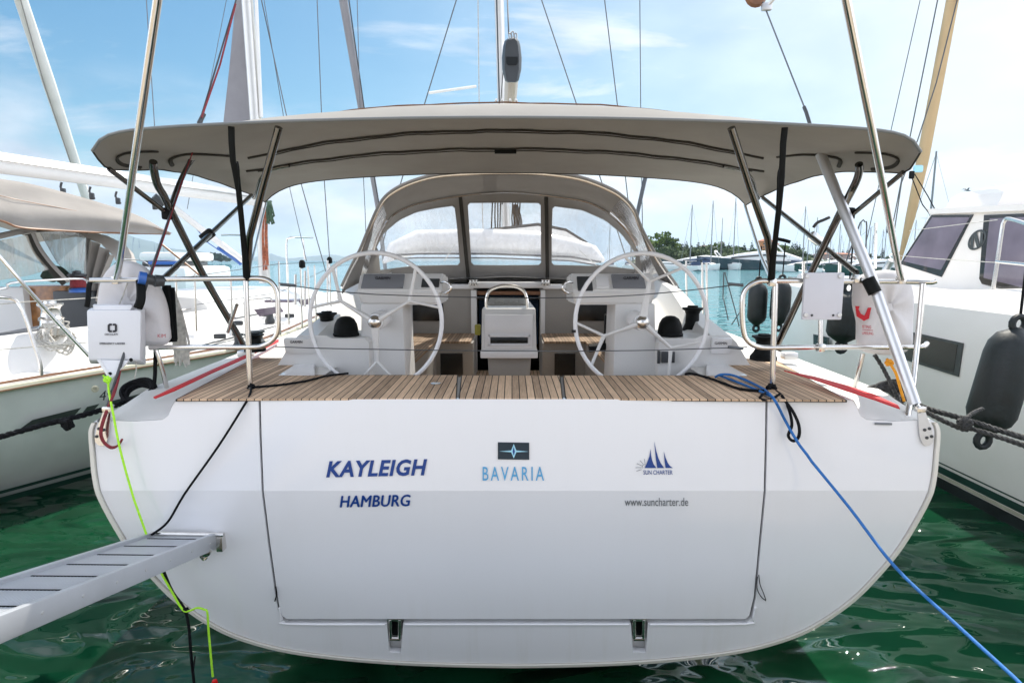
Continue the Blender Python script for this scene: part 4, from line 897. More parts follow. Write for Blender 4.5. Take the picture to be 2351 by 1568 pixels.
mb = MB(); mb.plate([dl([(1048,541,9.28),(1130,530,9.28),(1235,519,9.28),(1298,531,9.28),(1350,562,9.28),(1200,570,9.28),(1048,566,9.28)])], (0, .05, 0)); mb.build('dinghy_bottom', M['white'], dg)
mb = MB(); mb.tube(dl([(1045,560,8.7),(1020,600,8.65)]), .006, n=5); mb.tube(dl([(1330,575,8.7),(1372,612,8.6)]), .006, n=5); mb.build('grab_line', M['wrope'], dg)
bar([(1164,575,10.4),(1160,470,10.4),(1146,0,10.4),(1138,-260,10.4)], .075, 'mast', 'mast', n=16)
bar([(1153,470,10.34),(1140,0,10.33),(1132,-260,10.33)], .012, 'mast_track', 'dgrey', n=6)
mb = MB()
for i, x_ in enumerate((1131,1137,1143,1150,1176,1182,1188,1193)):
    mb.tube(lines([(x_+(3 if x_ > 1160 else 0)-i*.2, 452, 10.1), (x_-2+(i%3), 500, 10.05), (x_-4+(i*5%7), 548, 10.0)], 10), .012, n=5)
for i in range(7): mb.tube(lines([(1176+i*2, 470, 10.0),(1180+i*3, 510, 9.95),(1176+i*3.2, 545, 9.95)], 10), .010, n=5, sm=3)
tag(mb.build('halyard', M['brope']), 'bunch of dark halyard tails hanging at the foot of the mast behind the sprayhood', 'rope')
# boom seen end on
a, b = at(1176, 150, 5.35), at(1163, 385, 10.3)
mb = MB(); d_ = (b-a)
def ring(c, wx, wz): return [c+V((wx*math.cos(t_*math.pi/6), 0, wz*math.sin(t_*math.pi/6))) for t_ in range(12)]
vs = mb.grid([ring(a, .062, .13), ring(b, .065, .13)], closeu=True); mb.bm.faces.new(vs[0]); mb.build('boom', mat('boom_beige', (.50, .42, .32), .4, var=.05), yacht)
mb = MB(); yb = 5.2; pr = []
rows = []
for t_, k in ((0, .72), (.03, .9), (.1, 1), (.16, 1)):
    rows.append([at(1175+x*k, 139+y*(.94+.06*k), yb+t_) for x, y in ((-8,-51),(8,-51),(17,-44),(20,-32),(23,-5),(22,22),(16,47),(10,51),(-10,51),(-16,47),(-22,22),(-23,-5),(-20,-32),(-17,-44))])
vs = mb.grid(rows, closeu=True); mb.bm.faces.new(vs[0][::-1]); mb.bm.faces.new(vs[-1]); bmesh.ops.recalc_face_normals(mb.bm, faces=list(mb.bm.faces))
be = mb.build('boom_end', M['dgrey'], yacht, ang=50)
mb = MB(); mb.plate([[at(x, y, yb-.006) for x, y in ((1162,131),(1189,131),(1189,144),(1185,150),(1166,150),(1162,144))]], (0, .01, 0)); mb.build('boom_end_slot', M['dark'], be, False)
mb = MB()
for x_, y_ in ((1170,84),(1176,80),(1183,84)): mb.tube([at(x_, y_+8, yb), at(x_-2, y_-4, yb), at(x_+3, y_-6, yb), at(x_+4, y_+8, yb)], .006, n=6, sm=3)
mb.build('boom_shackle', M['steel'], yacht)
bar([(1168,78,5.2),(1165,0,5.5),(1163,-50,5.7)], .006, 'topping_lift', 'dgrey', n=6)
mb = MB(); mb.tube(lines([(1150,232,5.6),(1152,205,5.5),(1156,150,5.35)], 5), .004, n=5); mb.build('boom_line', M['dgrey'], yacht)
for pts, r_ in (([(1048,0,10.4),(975,238,10.4),(866,600,10.4)], .010), ([(1243,0,10.4),(1323,238,10.4),(1440,600,10.4)], .010),
                ([(1062,-60,10.4),(1048,0,10.4)], .010), ([(1226,-60,10.4),(1243,0,10.4)], .010)):
    bar(pts, r_, 'shroud', 'wire', n=5)
bar([(985,214,10.5),(1093,199,10.9)], .022, 'spreader', 'white', n=8)
bar([(1097,-30,10.6),(1100,240,10.6),(1110,560,10.6)], .008, 'flag_halyard', 'wrope', n=5)
for pts, r_ in (([(1384,-30,10.4),(1388,0,10.4),(1418,245,10.4),(1443,470,10.4),(1452,600,10.4)], .009), ([(1469,-30,12),(1469,0,12),(1471,248,12),(1476,590,12)], .009), ([(1486,395,8.5),(1480,415,8.5),(1463,492,8.5),(1455,530,8.5)], .028)):
    bar(pts, r_, 'shroud', 'wire', n=6)
# side stanchions of the main yacht with their wires
for pts in ([(718,650,7.2),(716,690,7.2)],):
    pass
for s_, q in ((-1, [(678,630,6.2,700),(700,622,6.6,705),(752,598,7.8,695)]), (1, [(1612,603,7.2,730),(1622,603,7.0,735),(1575,598,8.0,720)])):
    for x_, y_, Y_, yb_ in q:
        bar([(x_, y_, Y_), (x_+(2 if s_ > 0 else 0), yb_, Y_)], .013, 'stanchion', 'steel', n=8)
for q in ([(1662,625,6.5),(1660,680,6.5),(1672,735,6.5)], [(1664,625,6.5),(1690,720,6.5),(1697,750,6.5)], [(1680,745,6.4),(1700,715,6.0),(1712,700,5.6)]):
    bar(q, .006, 'gate_line', 'dgrey', n=6)

# ================================================================== THINGS ON THE RAILS
def pillow(outline, Y, depth, name, m_, parent, wob=.0):
    P = [(x, y) for x, y in outline]; cx0 = sum(p[0] for p in P)/len(P); cy0 = sum(p[1] for p in P)/len(P)
    mb = MB(); rows = []
    for k, yo in ((1, 0), (.985, -.30), (.94, -.62), (.82, -.88), (.5, -1), (.1, -1.02)):
        rows.append([at(cx0+(x-cx0)*k, cy0+(y-cy0)*k, Y) + V((0, yo*depth*(1+wob*math.sin(x*.09+y*.05)), 0)) for x, y in P])
    vs = mb.grid(rows, closeu=True); mb.bm.faces.new(vs[-1])
    rows = [[at(cx0+(x-cx0)*k, cy0+(y-cy0)*k, Y) + V((0, yo*depth, 0)) for x, y in P] for k, yo in ((1, 0), (.97, .4), (.8, .7), (.2, .8))]
    vs = mb.grid(rows, closeu=True); mb.bm.faces.new(vs[-1]); bmesh.ops.remove_doubles(mb.bm, verts=list(mb.bm.verts), dist=.0005); bmesh.ops.recalc_face_normals(mb.bm, faces=list(mb.bm.faces))
    return mb.build(name, m_, parent, ang=80)
def densify(pts, k=3): 
    q = smooth_path([V((x, y, 0)) for x, y in pts], k, True); return [(p.x, p.y) for p in q]
hb = thing('horseshoe_buoy', 'pale grey cloth covered horseshoe buoy behind the white ladder box on the left rail', 'lifebuoy', at(305, 790, 3.5))
pillow(densify([(226,790),(224,730),(232,660),(248,622),(272,603),(302,600),(330,612),(352,636),(372,672),(384,710),(388,750),(384,790),(305,794)]), 3.50, .06, 'buoy_cover', M['bagw'], hb, .15)
text_mesh('KIM', lambda u, v: at(362+18*u, 775-8*v, 3.43), 'cover_lettering', M['redw'], hb)
mb = MB(); mb.tube(lines([(296,640,3.42),(282,680,3.42),(271,705,3.42)], 3.4), .004, n=6); mb.build('cover_cord', M['wrope'], hb)
mb = MB(); mb.tube(lines([(262,606,3.5),(285,596,3.46),(330,600,3.46),(350,618,3.5)], 3.5), .003, n=6, sm=3); mb.build('cover_wire', M['steel'], hb)
eb = thing('emergency_ladder_box', 'white vinyl emergency ladder box with black square emblem hanging on the left rail', 'ladder box', at(265, 840, 3.3))
mb = MB(); a, b = at(199, 826, 3.25), at(330, 706, 3.25)
c8 = [at(203,828,3.25), at(322,828,3.25), at(206,836,3.42), at(336,838,3.42), at(199,712,3.25), at(324,712,3.25), at(208,706,3.42), at(334,708,3.42)]
mb.hexa(c8, .012); mb.hexa([at(216,712,3.26), at(300,712,3.26), at(216,712,3.40), at(312,712,3.40), at(212,700,3.27), at(306,700,3.27), at(214,698,3.38), at(310,700,3.38)], .008)
eb1 = mb.build('box_body', M['boxw'], eb, ang=50)
text_mesh('OSCULATI', lambda u, v: at(240+30*u, 770-4.5*v, 3.246), 'box_lettering', M['ink'], eb1, bold=.02)
text_mesh('EMERGENCY LADDER', lambda u, v: at(229+58*u, 791-4.5*v, 3.246), 'box_lettering', M['ink'], eb1, bold=.03)
mb = MB()
for s_ in (-1, 1):
    mb.plate([[at(257.5+s_*x, 753+y, 3.2455) for x, y in ((1.3,-10),(7,-10),(10.5,-6.5),(10.5,6.5),(7,10),(1.3,10),(1.3,5.5),(5,5.5),(6,4.5),(6,-4.5),(5,-5.5),(1.3,-5.5))]], (0, .002, 0))
mb.build('box_emblem', M['ink'], eb1, False)
mb = MB(); mb.plate([lines([(222,826,3.24),(300,828,3.24),(262,862,3.22),(256,871,3.21),(250,870,3.21)], 3.2)], (0, .004, 0)); fl = mb.build('box_flap', M['boxw'], eb)
mb = MB(); mb.tube(lines([(228,826,3.236),(252,866,3.212)], 3.2), .009, n=6, sq=.4); mb.tube(lines([(296,828,3.236),(258,868,3.212)], 3.2), .009, n=6, sq=.4); mb.build('flap_webbing', M['white'], fl)
for x_, y_ in ((253,858),(301,826)): 
    mb = MB(); mb.lathe(at(x_, y_, 3.222), (0,-1,0), [(.010,0),(.009,.004),(0,.005)], 12); mb.build('press_stud', M['black'], fl)
mb = MB(); mb.tube(lines([(312,826,3.3),(313,850,3.28),(309,868,3.28)], 3.3), .003, n=5); mb.build('box_cord', M['wrope'], eb)
for x0 in (324, 208):
    mb = MB(); y0 = 650 if x0 > 300 else 640
    if x0 > 300: mb.tube(lines([(322,644,3.30),(324,668,3.27),(323,690,3.255),(316,708,3.25)], 3.3), .022, n=8, sq=.5, sm=3)
    else: mb.tube(lines([(207,648,3.30),(204,660,3.27),(202,690,3.26),(199,705,3.26)], 3.3), .013, n=8, sq=.5, sm=3)
    mb.build('hanging_strap', M['black'], eb)
lt = thing('rescue_light', 'dark tubular rescue light with blue lens lying on the left rail', 'light', at(345, 640, 3.3))
mb = MB(); mb.tube([at(318,637,3.28), at(335,640,3.30)], .034, n=18); mb.build('lamp_lens', M['bluep'], lt)
mb = MB(); mb.tube([at(333,640,3.30), at(352,644,3.33), at(356,645,3.33), at(374,645,3.36)], [.030,.027,.034,.030], n=18); mb.build('lamp_body', M['dgrey'], lt)
rb = thing('horseshoe_buoy', 'white horseshoe buoy cover with red printed mark on the right rail', 'lifebuoy', at(2025, 815, 3.48))
ro = densify([(1961,660),(1962,640),(1985,628),(2010,622),(2040,620),(2066,626),(2082,642),(2088,665),(2092,705),(2089,760),(2084,800),(2050,815),(2000,812),(1971,797),(1969,740),(1960,700)])
pillow(ro, 3.52, .07, 'buoy_cover', M['bagw'], rb, .12)
def rq(X, Y_): return at((3160+X/4.9)/1.633, (980+Y_/4.9)/1.633, 3.444)
mb = MB(); mb.plate([[rq(*q) for q in ((232,820),(310,825),(290,880),(330,960),(400,1000),(465,850),(525,850),(480,1050),(390,1095),(255,1010))]], (0, .003, 0)); mb.build('cover_mark', M['redw'], rb, False)
text_mesh('ISTING', lambda u, v: rq(355+165*u, 1225-55*v+10*u), 'cover_lettering', M['redw'], rb, bold=.01)
text_mesh('LIFESLING', lambda u, v: rq(355+205*u, 1340-50*v+12*u), 'cover_lettering', M['redw'], rb, bold=.01)
mb = MB(); mb.tube([rq(358,1255), rq(555,1268)], .0015, n=4); mb.build('cover_line', M['redw'], rb)

# ================================================================== GANGWAY
zg = at(355, 1221, 3.10).z
L0, R0 = at(355, 1221, 3.10), at(492, 1232, 3.08); zg = (L0.z+R0.z)/2; L0.z = R0.z = zg
def far(px, py, p0, s):
    z = zg
    for _ in range(30): q = atz(px, py, z); z = z*.5 + .5*(zg + s*(V((q.x, q.y, 0))-V((p0.x, p0.y, 0))).length)
    return atz(px, py, z)
best = None
for k in range(-60, 61):
    s = k*.01
    try: a, b = far(0, 1336, L0, s), far(0, 1418, R0, s)
    except Exception: continue
    if not (0 < a.y < 3.2 and 0 < b.y < 3.2): continue
    d1, d2 = (a-L0).normalized(), (b-R0).normalized()
    if best is None or d1.dot(d2) > best[0]: best = (d1.dot(d2), s, a, b, d1, d2)
_, gs, ga, gb, gd1, gd2 = best
gdir = ((gd1+gd2)/2).normalized()
gw = thing('gangway', 'grey aluminium gangway plank with slotted tread from the stern down to the left', 'gangway', (L0+R0)/2)
gx = (R0-L0); gx = (gx - gdir*gx.dot(gdir)); wdt = gx.length; gx.normalize(); gz = gx.cross(gdir).normalized(); gz = gz if gz.z > 0 else -gz
O = L0.copy(); LEN = 3.4; side = .085
mb = MB(); mid = O + gdir*LEN/2 + gx*wdt/2
mb.obox(mid - gz*.012, gx, gdir, gz, wdt-.03, LEN, .016); mb.build('tread', M['alup'], gw, False)
for k in (0, 1):
    mb = MB(); mb.obox(O + gdir*LEN/2 + gx*(wdt*k) - gz*(side/2-.012), gx, gdir, gz, .028, LEN, side, .005); mb.build('side_rail', M['alup'], gw, ang=30)
for k in (0, 1):
    mb = MB()
    for i in range(16): mb.lathe(O + gdir*(.10+i*.2) + gx*(wdt*k + (.0145 if k else -.0145)) - gz*.03, gx*(1 if k else -1), [(.006,0),(.005,.002),(0,.003)], 8)
    tag(mb.build('rivets', M['alu'], gw), kind='stuff')
def gpt(u, l, h=0): return O + gx*wdt*u + gdir*l + gz*h
mb = MB()
for i in range(16): l = .13 + i*.20; mb.obox(gpt(.5, l, -.003), gx, gdir, gz, wdt*.80, .008, .004)
tag(mb.build('tread_slots', M['black'], gw, False), kind='stuff')
mb = MB()
for i in range(22): mb.obox(gpt(.08+i*.04, LEN/2, -.0036), gx, gdir, gz, .0012, LEN-.1, .0016)
mb.build('tread_ribs', M['alup'], gw, False)
mb = MB(); a, b = tp(352, 1220, -.02), tp(518, 1223, -.02); mb.tube([a, b], .011, n=8); c = tp(510, 1243, -.01); mb.obox(c, (1,0,0), (0,1,0), (0,0,1), .035, .05, .085, .006); gb_ = mb.build('gangway_bracket', M['steel'], gw)
mb = MB(); mb.lathe(tp(492, 1246, -.09), (0,-1,0), [(.03,0),(.03,.012),(.012,.02),(0,.022)], 16); mb.tube([tp(478,1232,-.1), tp(483,1250,-.11), tp(489,1263,-.1), tp(497,1257,-.1)], .007, n=6, sm=3); mb.build('bracket_pin', M['steel'], gw)

# ================================================================== ROPES
def knot(c, r, n, R_, seed):
    rr = random.Random(seed); pts = []
    for i in range(n): a = i*2.4; pts.append(c + V((R_*math.cos(a)*rr.uniform(.6,1), R_*rr.uniform(-.5,.5), R_*math.sin(a)*rr.uniform(.5,1))))
    return smooth_path(pts, 5)
mb = MB(); mb.tube(lines([(577,888,3.35),(574,905,3.2),(560,932,3.085),(505,1022,3.07),(432,1128,3.075),(393,1192,3.08),(356,1221,3.07)], 3.1), .0065, n=8, sm=5)
mb.tube(lines([(383,1306,3.06),(402,1352,3.06),(428,1390,3.05),(438,1430,3.04),(443,1500,3.03),(452,1600,3.02),(455,1680,3.02)], 3.1), .0075, n=8, sm=4)
mb.tube(lines([(452,1500,3.02),(447,1540,3.0),(450,1570,3.0)], 3.1), .004, n=6)
mb.tube(knot(at(577, 890, 3.345), .007, 12, .022, 3), .007, n=6); mb.tube(knot(at(432, 1394, 3.04), .007, 9, .018, 4), .007, n=6)
mb.tube([atz(x, y, Z0+.008) for x, y in ((580,889),(640,884),(700,875),(750,863),(790,858),(800,857))], .0065, n=8, sm=4)
tag(hug(mb).build('tie_rope', M['brope']), 'thin black rope knotted to the left rail post and hanging down behind the gangway', 'rope')
mb = MB(); mb.tube(lines([(236,862,3.2),(248,874,3.2),(250,900,3.15),(262,952,3.05),(285,1042,3.05),(345,1222,3.05)], 3.1), .0055, n=8, sm=4)
mb.tube(lines([(370,1296,3.05),(394,1340,3.05),(424,1392,3.03),(440,1396,3.03),(458,1389,3.03),(474,1393,3.03),(481,1400,3.02),(484,1450,3.02),(492,1548,3.0)], 3.1), .0055, n=8, sm=4)
mb.tube(knot(at(247, 872, 3.19), .006, 10, .02, 5), .006, n=6)
lr = hug(mb).build('rescue_line', M['lime']); tag(lr, 'neon green line from the white box down past the gangway with red float', 'rope')
mb = MB(); mb.lathe(at(493, 1567, 3.0), (0,0,1), [(0,-.018),(.013,-.012),(.016,0),(.012,.016),(0,.02)], 12); mb.build('line_float', M['redp'], lr)
mb = MB()
for o_ in (0, 3): mb.tube(lines([(278-o_,836,3.24),(272,870,3.2),(262-o_,905,3.12),(246+o_,940,3.08),(234+o_,985,3.07),(240+o_,1010,3.07),(260,1026-o_,3.07),(276,1020,3.07),(285,1006,3.07)], 3.1), .0055, n=8, sm=5)
tag(hug(mb).build('electric_cable', M['rrope']), 'dark red cable pair looping over the left stern corner', 'cable')
mb = MB()
mb.tube([atz(1642,866,Z0+.01), atz(1655,860,Z0+.03), atz(1680,861,Z0+.03), atz(1715,874,Z0+.01), atz(1752,893,Z0+.01), atz(1778,918,Z0+.01), at(1800,962,3.07), at(1824,1006,3.03), at(1848,1040,2.98), at(1950,1165,2.8), at(2056,1302,2.55), at(2200,1437,2.25), at(2330,1556,1.98), at(2420,1640,1.8), V((2.0,1.45,.93)), V((2.05,1.30,.88))], .0072, n=10, sm=5)
mb.tube([atz(1652,862,Z0+.012), atz(1700,880,Z0+.008), atz(1745,898,Z0+.008), atz(1775,912,Z0+.012)], .007, n=8, sm=4)
tag(hug(mb).build('mooring_line', M['blue']), 'bright blue mooring line slanting from the right stern down across the hull', 'rope')
mb = MB()
mb.tube([atz(1574,859,Z0+.012), atz(1590,858,Z0+.03), atz(1640,872,Z0+.008), atz(1700,893,Z0+.008), atz(1762,897,Z0+.01)], .008, n=8, sm=4)
mb.tube(knot(at(1771, 892, 3.34), .01, 16, .032, 8), .009, n=6)
mb.tube([at(1782,898,3.3), at(1800,915,3.15), at(1812,945,3.08), at(1816,975,3.06), at(1807,998,3.06), at(1818,1010,3.05), at(1831,1000,3.05), at(1832,975,3.05), at(1820,945,3.06), at(1806,925,3.08), at(1795,908,3.12)], .008, n=8, sm=5)
mb.tube([at(1765,900,3.3), at(1752,905,3.12), at(1745,915,3.09), at(1765,918,3.09), at(1790,905,3.12)], .007, n=8, sm=5)
tag(hug(mb).build('tie_rope', M['brope']), 'black rope lying on the right teak deck with a loop hanging over the transom', 'rope')
# left mooring rope with a coil on its cleat
mb = MB(); mb.rope([V((-3.9,1.3,.9)), V((-3.7,1.6,.98))] + lines([(-160,1045,2.9),(-60,1022,2.95),(0,1003,3.0),(100,975,3.05),(180,956,3.12),(250,936,3.3),(300,918,3.5)], 3.1), .0155, sm=5)
mb.tube(knot(at(152, 972, 3.06), .012, 14, .035, 11), .013, n=6)
for i in range(9):
    r_ = random.Random(i); c = at(320+r_.uniform(-8, 8), 905+r_.uniform(-5, 5), 3.5); ax = r_.uniform(-.5, .5)
    mb.tube([c + V((.085*math.cos(a), .05*math.sin(a)+.02*ax, .05*math.sin(a+ax)+.01*i*.3)) for a in [k*.7 for k in range(10)]], .0115, n=6, sm=3)
mb.tube(lines([(357,800,3.45),(356,860,3.48),(352,905,3.5)], 3.5), .012, n=6)
tag(mb.build('mooring_line', M['brope']), 'thick black mooring rope coiled on the left stern cleat and leading left', 'rope')
mb = MB(); mb.rope(lines([(2085,918,3.45),(2130,938,3.3),(2200,958,3.2),(2270,980,3.12),(2360,1008,3.0),(2480,1048,2.85)], 3.1) + [V((3.5,1.6,.98)), V((3.7,1.3,.9))], .016, sm=5, pitch=.075)
mb.rope(lines([(2100,930,3.3),(2150,958,3.2),(2210,985,3.14),(2230,984,3.14),(2290,1002,3.06),(2360,1026,2.97),(2480,1070,2.85)], 3.1) + [V((3.45,1.6,.98)), V((3.6,1.3,.9))], .014, sm=5, pitch=.07)
mb.tube(knot(at(2214, 972, 3.14), .014, 14, .035, 15), .013, n=6)
mb.rope(lines([(2216,962,3.14),(2235,948,3.2),(2256,938,3.25)], 3.2), .012, sm=5, pitch=.06)
for i in range(10):
    r_ = random.Random(50+i); c = at(2032+r_.uniform(-10, 10), 905+r_.uniform(-6, 8), 3.5); ax = r_.uniform(-.6, .6)
    mb.tube([c + V((.085*math.cos(a), .05*math.sin(a), .055*math.sin(a+ax)+.02*math.cos(a*1.3))) for a in [k*.7 for k in range(10)]], .0125, n=6, sm=3)
mb.rope(lines([(2008,815,3.5),(2030,850,3.48),(2062,915,3.42),(2078,935,3.35)], 3.4), .012, sm=4)
tag(mb.build('mooring_line', M['bwrope']), 'doubled black and white flecked mooring rope from the right stern cleat', 'rope')
mb = MB(); mb.tube(lines([(2036,824,3.42),(2042,832,3.42),(2050,845,3.42),(2058,860,3.42),(2068,895,3.42),(2076,922,3.4)], 3.4), .008, n=8, sm=4); mb.tube(knot(at(2042, 832, 3.42), .01, 10, .02, 18), .009, n=6); mb.tube(lines([(2062,928,3.38),(2072,938,3.3)], 3.3), .009)
tag(mb.build('short_line', M['orope']), 'short orange line with a knotted end beside the right backstay', 'rope')
# red jackline webbing along both side decks
for pts, lb in (([(352,911),(392,892),(485,849),(560,816),(640,778),(640,784),(560,823),(487,855),(400,896),(356,913)], 'flat red webbing strap lying along the left side deck'),
                ([(1800,850),(1870,864),(1950,886),(2010,906),(2062,930),(2066,937),(2010,917),(1945,896),(1865,869)], 'flat red webbing strap lying along the right side deck')):
    mb = MB(); mb.plate([[atz(x, y, Z0+.045) for x, y in pts]], (0, 0, -.006)); tag(mb.build('safety_strap', M['redt']), lb, 'strap')
# hanging brush of cord and black bag cloth behind the left rail
mb = MB()
for i in range(16):
    r_ = random.Random(i); x_ = 392+i*1.0
    mb.tube(lines([(388+i*.8, 668, 3.75),(394+i*1.6, 720, 3.75),(398+i*2.2+r_.uniform(-3,3), 785, 3.75),(400+i*2.4+r_.uniform(-4,4), 830+r_.uniform(-8,14), 3.75)], 3.7), .007, n=5)
tag(mb.build('mooring_line', M['wrope']), 'bundle of grey and white lines hanging behind the left rail', 'rope')
mb = MB(); mb.tube(lines([(382,655,3.6),(386,700,3.6),(390,750,3.6),(396,785,3.6)], 3.6), [.028,.03,.034,.03], n=8, sq=.6); mb.tube(lines([(396,660,3.6),(399,730,3.6),(402,780,3.6)], 3.6), [.014,.016,.016], n=8, sq=.6)
tag(mb.build('hanging_bag', M['black']), 'narrow black cloth bag hanging from the left rail', 'bag')
# ================================================================== LEFT NEIGHBOUR
ly = thing('sailing_yacht', 'grey hulled sailing yacht on the left with beige canopy and white boom', 'sailing yacht', (-5, 9, 0))
top_px = [(-420,985,4.4),(-200,935,5.0),(0,896,5.7),(238,855,6.5),(334,840,6.9),(476,817,7.6),(563,800,8.2),(640,775,9.2),(720,738,11),(790,704,13.5),(850,668,18)]
wl_px = [(-420,1262),(-200,1202),(0,1150),(210,1093),(310,1063),(440,1020),(540,980),(630,935),(720,880),(790,838),(850,793)]
TP = lines(top_px, 6); WP = [atz(x, y, 0) for x, y in wl_px]; WP[-1] = V((TP[-1].x, TP[-1].y-.3, 0))
TPs, WPs = smooth_path(TP, 4), smooth_path(WP, 4)
mb = MB(); rows = []
for t in (0, .25, .5, .75, 1):
    rows.append([w_.lerp(t_, t) + V((.10*math.sin(math.pi*t)*(1 if i < 36 else .3), -.06*math.sin(math.pi*t), 0)) for i, (w_, t_) in enumerate(zip(WPs, TPs))])
mb.grid(rows)
wid = [(4.4,3.2),(5.7,3.7),(8.2,4.0),(11,3.6),(13.5,2.6),(16,1.2),(18.1,.03)]
def W_(Y):
    for (a, wa), (b, wb) in zip(wid, wid[1:]):
        if Y <= b: return wa + (wb-wa)*max(0, Y-a)/(b-a)
    return .03
PT = [V((p.x - W_(p.y), p.y + .12*W_(p.y), p.z)) for p in TPs]; PW = [V((p.x + .5*0, p.y, 0)) for p in PT]
mb.grid([PW, PT]); mb.grid([[WPs[0], TPs[0]], [PW[0], PT[0]]])
lh = mb.build('hull', M['ltop'], ly, ang=50)
mb = MB(); mb.grid([[p + V((.03,-.02,-.015)) for p in WPs], [p+V((.0,0,-.6)) for p in WPs]]); 
mb.build('bottom_paint', M['anti'], ly)
def hs(px, py, off=.02):
    best = min(range(len(TPs)), key=lambda i: abs(CX + FP*(TPs[i].x/(TPs[i].y*CP - (TPs[i].z-HC)*SP)) - px))
    d = ray(px, py); o = V((0, 0, HC)); p0 = (TPs[best]+WPs[best])/2; j = min(best+1, len(TPs)-1); i0 = max(j-2, 0)
    a = TPs[j]-TPs[i0]; b = TPs[best]-WPs[best]; n = a.cross(b).normalized(); q = o + d*((p0 + V((.09,-.06,0))-o).dot(n)/d.dot(n)); return q - d.normalized()*off*2
mb = MB(); mb.plate([[hs(*q, .03) for q in ((-200,1178),(0,1127),(212,1070),(212,1076),(0,1134),(-200,1186))]], (.0, .004, 0)); mb.plate([[hs(*q, .03) for q in ((-200,1194),(0,1142),(214,1084),(214,1094),(0,1156),(-200,1212))]], (0, .004, 0)); mb.build('boot_stripe', M['gstripe'], ly, False)
mb = MB()
for q in ([(38,990),(74,964),(186,936),(170,955),(110,972)], [(186,952),(200,934),(228,927),(212,946)], [(237,940),(250,922),(330,902),(395,886),(395,900),(300,925)]):
    mb.plate([[hs(x, y, .03) for x, y in q]], (0, .004, 0))
mb.build('hull_graphic', M['sgrey'], ly, False)
text_mesh('49', lambda u, v: hs(228+32*u, 920-22*v-3*u, .03), 'hull_number', M['ink'], ly, shear=.15)
mb = MB(); c = hs(218, 893, .03); mb.lathe(c, (.6,-.8,0), [(.035,-.01),(.035,.012),(.018,.014),(.016,.0)], 16); mb.build('hull_fitting', M['cream'], ly)
mb = MB(); mb.tube([p+V((.02,-.015,.01)) for p in TPs], .03, n=8, sq=1.2); mb.build('rub_rail', M['cream'], ly)
mb = MB(); mb.tube([p+V((.045,-.03,-.0)) for p in TPs], .008, n=6); mb.tube([p+V((-.04,.02,.06)) for p in TPs], .014, n=6); mb.build('toe_rail', M['wood2'], ly)
mb = MB(); mb.grid([[a.lerp(b, t) + V((0, 0, .035+.10*math.sin(math.pi*t))) for t in (0, .05, .2, .5, .8, .95, 1)] for a, b in zip(TPs, PT)]); mb.build('deck', M['white'], ly)
# coachroof with tinted side windows
def cl(Y, o, z):
    i = min(range(len(TPs)), key=lambda k: abs(TPs[k].y-Y)); p = TPs[i]; return V((p.x-o, Y, z))
rows = []
for Y, o, wd, z in ((9.0,.95,2.1,1.95),(10.5,.95,1.9,1.98),(12,.85,1.75,1.95),(13.5,.65,1.3,1.88),(14.8,.45,.8,1.7)):
    rows.append([cl(Y, o-.08, 1.3), cl(Y, o, z-.12), cl(Y, o+.15, z), cl(Y, o+wd/2, z+.05), cl(Y, o+wd-.15, z), cl(Y, o+wd, z-.12), cl(Y, o+wd+.08, 1.3)])
mb = MB(); vs = mb.grid(rows); mb.bm.faces.new(vs[0][::-1]); mb.bm.faces.new(vs[-1]); mb.build('coachroof', M['white'], ly, ang=50)
for q, Y_ in (([(440,738),(535,718),(542,732),(440,758)], 9.05), ([(583,711),(642,703),(652,716),(596,727)], 9.6), ([(684,690),(716,684),(718,697),(692,702)], 10.6)):
    mb = MB(); mb.plate([lines(q, Y_)], (0, .01, 0)); mb.build('coachroof_window', M['glassd'], ly, False)
# coaming and cockpit
mb = MB(); rows = []
for Y, o, h in ((5.0,.55,.30),(6.2,.62,.34),(7.4,.68,.36),(9.1,.75,.40)):
    z = 1.38; rows.append([cl(Y, o-.25, z-.05), cl(Y, o-.08, z+h*.8), cl(Y, o, z+h), cl(Y, o+.22, z+h), cl(Y, o+.26, z+h-.05), cl(Y, o+.3, z-.3)])
vs = mb.grid(rows); mb.bm.faces.new(vs[0]); mb.build('coaming', M['white'], ly, ang=40)
mb = MB(); mb.plate([lines([(-30,772,6.2),(0,764,6.3),(120,742,6.9),(130,752,6.9),(0,776,6.3),(-30,784,6.2)], 6)], (0, .02, 0)); mb.build('coaming_strip', M['grey'], ly)
mb = MB(); mb.box(at(52, 738, 8.2)-V((0,0,.3)), at(150, 656, 8.2)+V((0,.6,0)), .02); mb.build('cabin_door', M['wood'], ly)
mb = MB(); a, b = at(-40, 760, 8.1), at(52, 660, 8.1); mb.box((a.x, 8.1, a.z-.2), (b.x, 8.4, b.z), .02); mb.build('bulkhead', M['gel2'], ly)
mb = MB(); a, b = at(128, 760, 8.15), at(205, 668, 8.15); mb.box((a.x, 8.15, a.z-.3), (b.x, 8.6, b.z), .03); mb.build('bulkhead_panel', M['dgrey'], ly)
mb = MB(); mb.lathe(at(122, 768, 6.6), (0,0,1), [(.135,0),(.135,.08),(.11,.10),(.105,.16),(.12,.18),(.095,.20),(.085,.27),(.095,.30),(.12,.32),(.12,.34),(.06,.345),(.055,.37),(0,.375)], 24); mb.build('winch', M['steel'], ly)
mb = MB(); mb.lathe(at(180, 672, 8.0), (0,0,1), [(.11,0),(.11,.04),(.08,.08),(.08,.20),(.11,.22),(.11,.24),(.05,.25),(.045,.28),(0,.29)], 20); wn_ = mb.build('winch', M['dgrey'], ly)
mb = MB(); mb.lathe(at(180, 660, 7.98), (0,0,1), [(.088,0),(.092,.02),(.088,.12),(.08,.13)], 20); mb.build('winch_rope', M['rrope'], wn_)
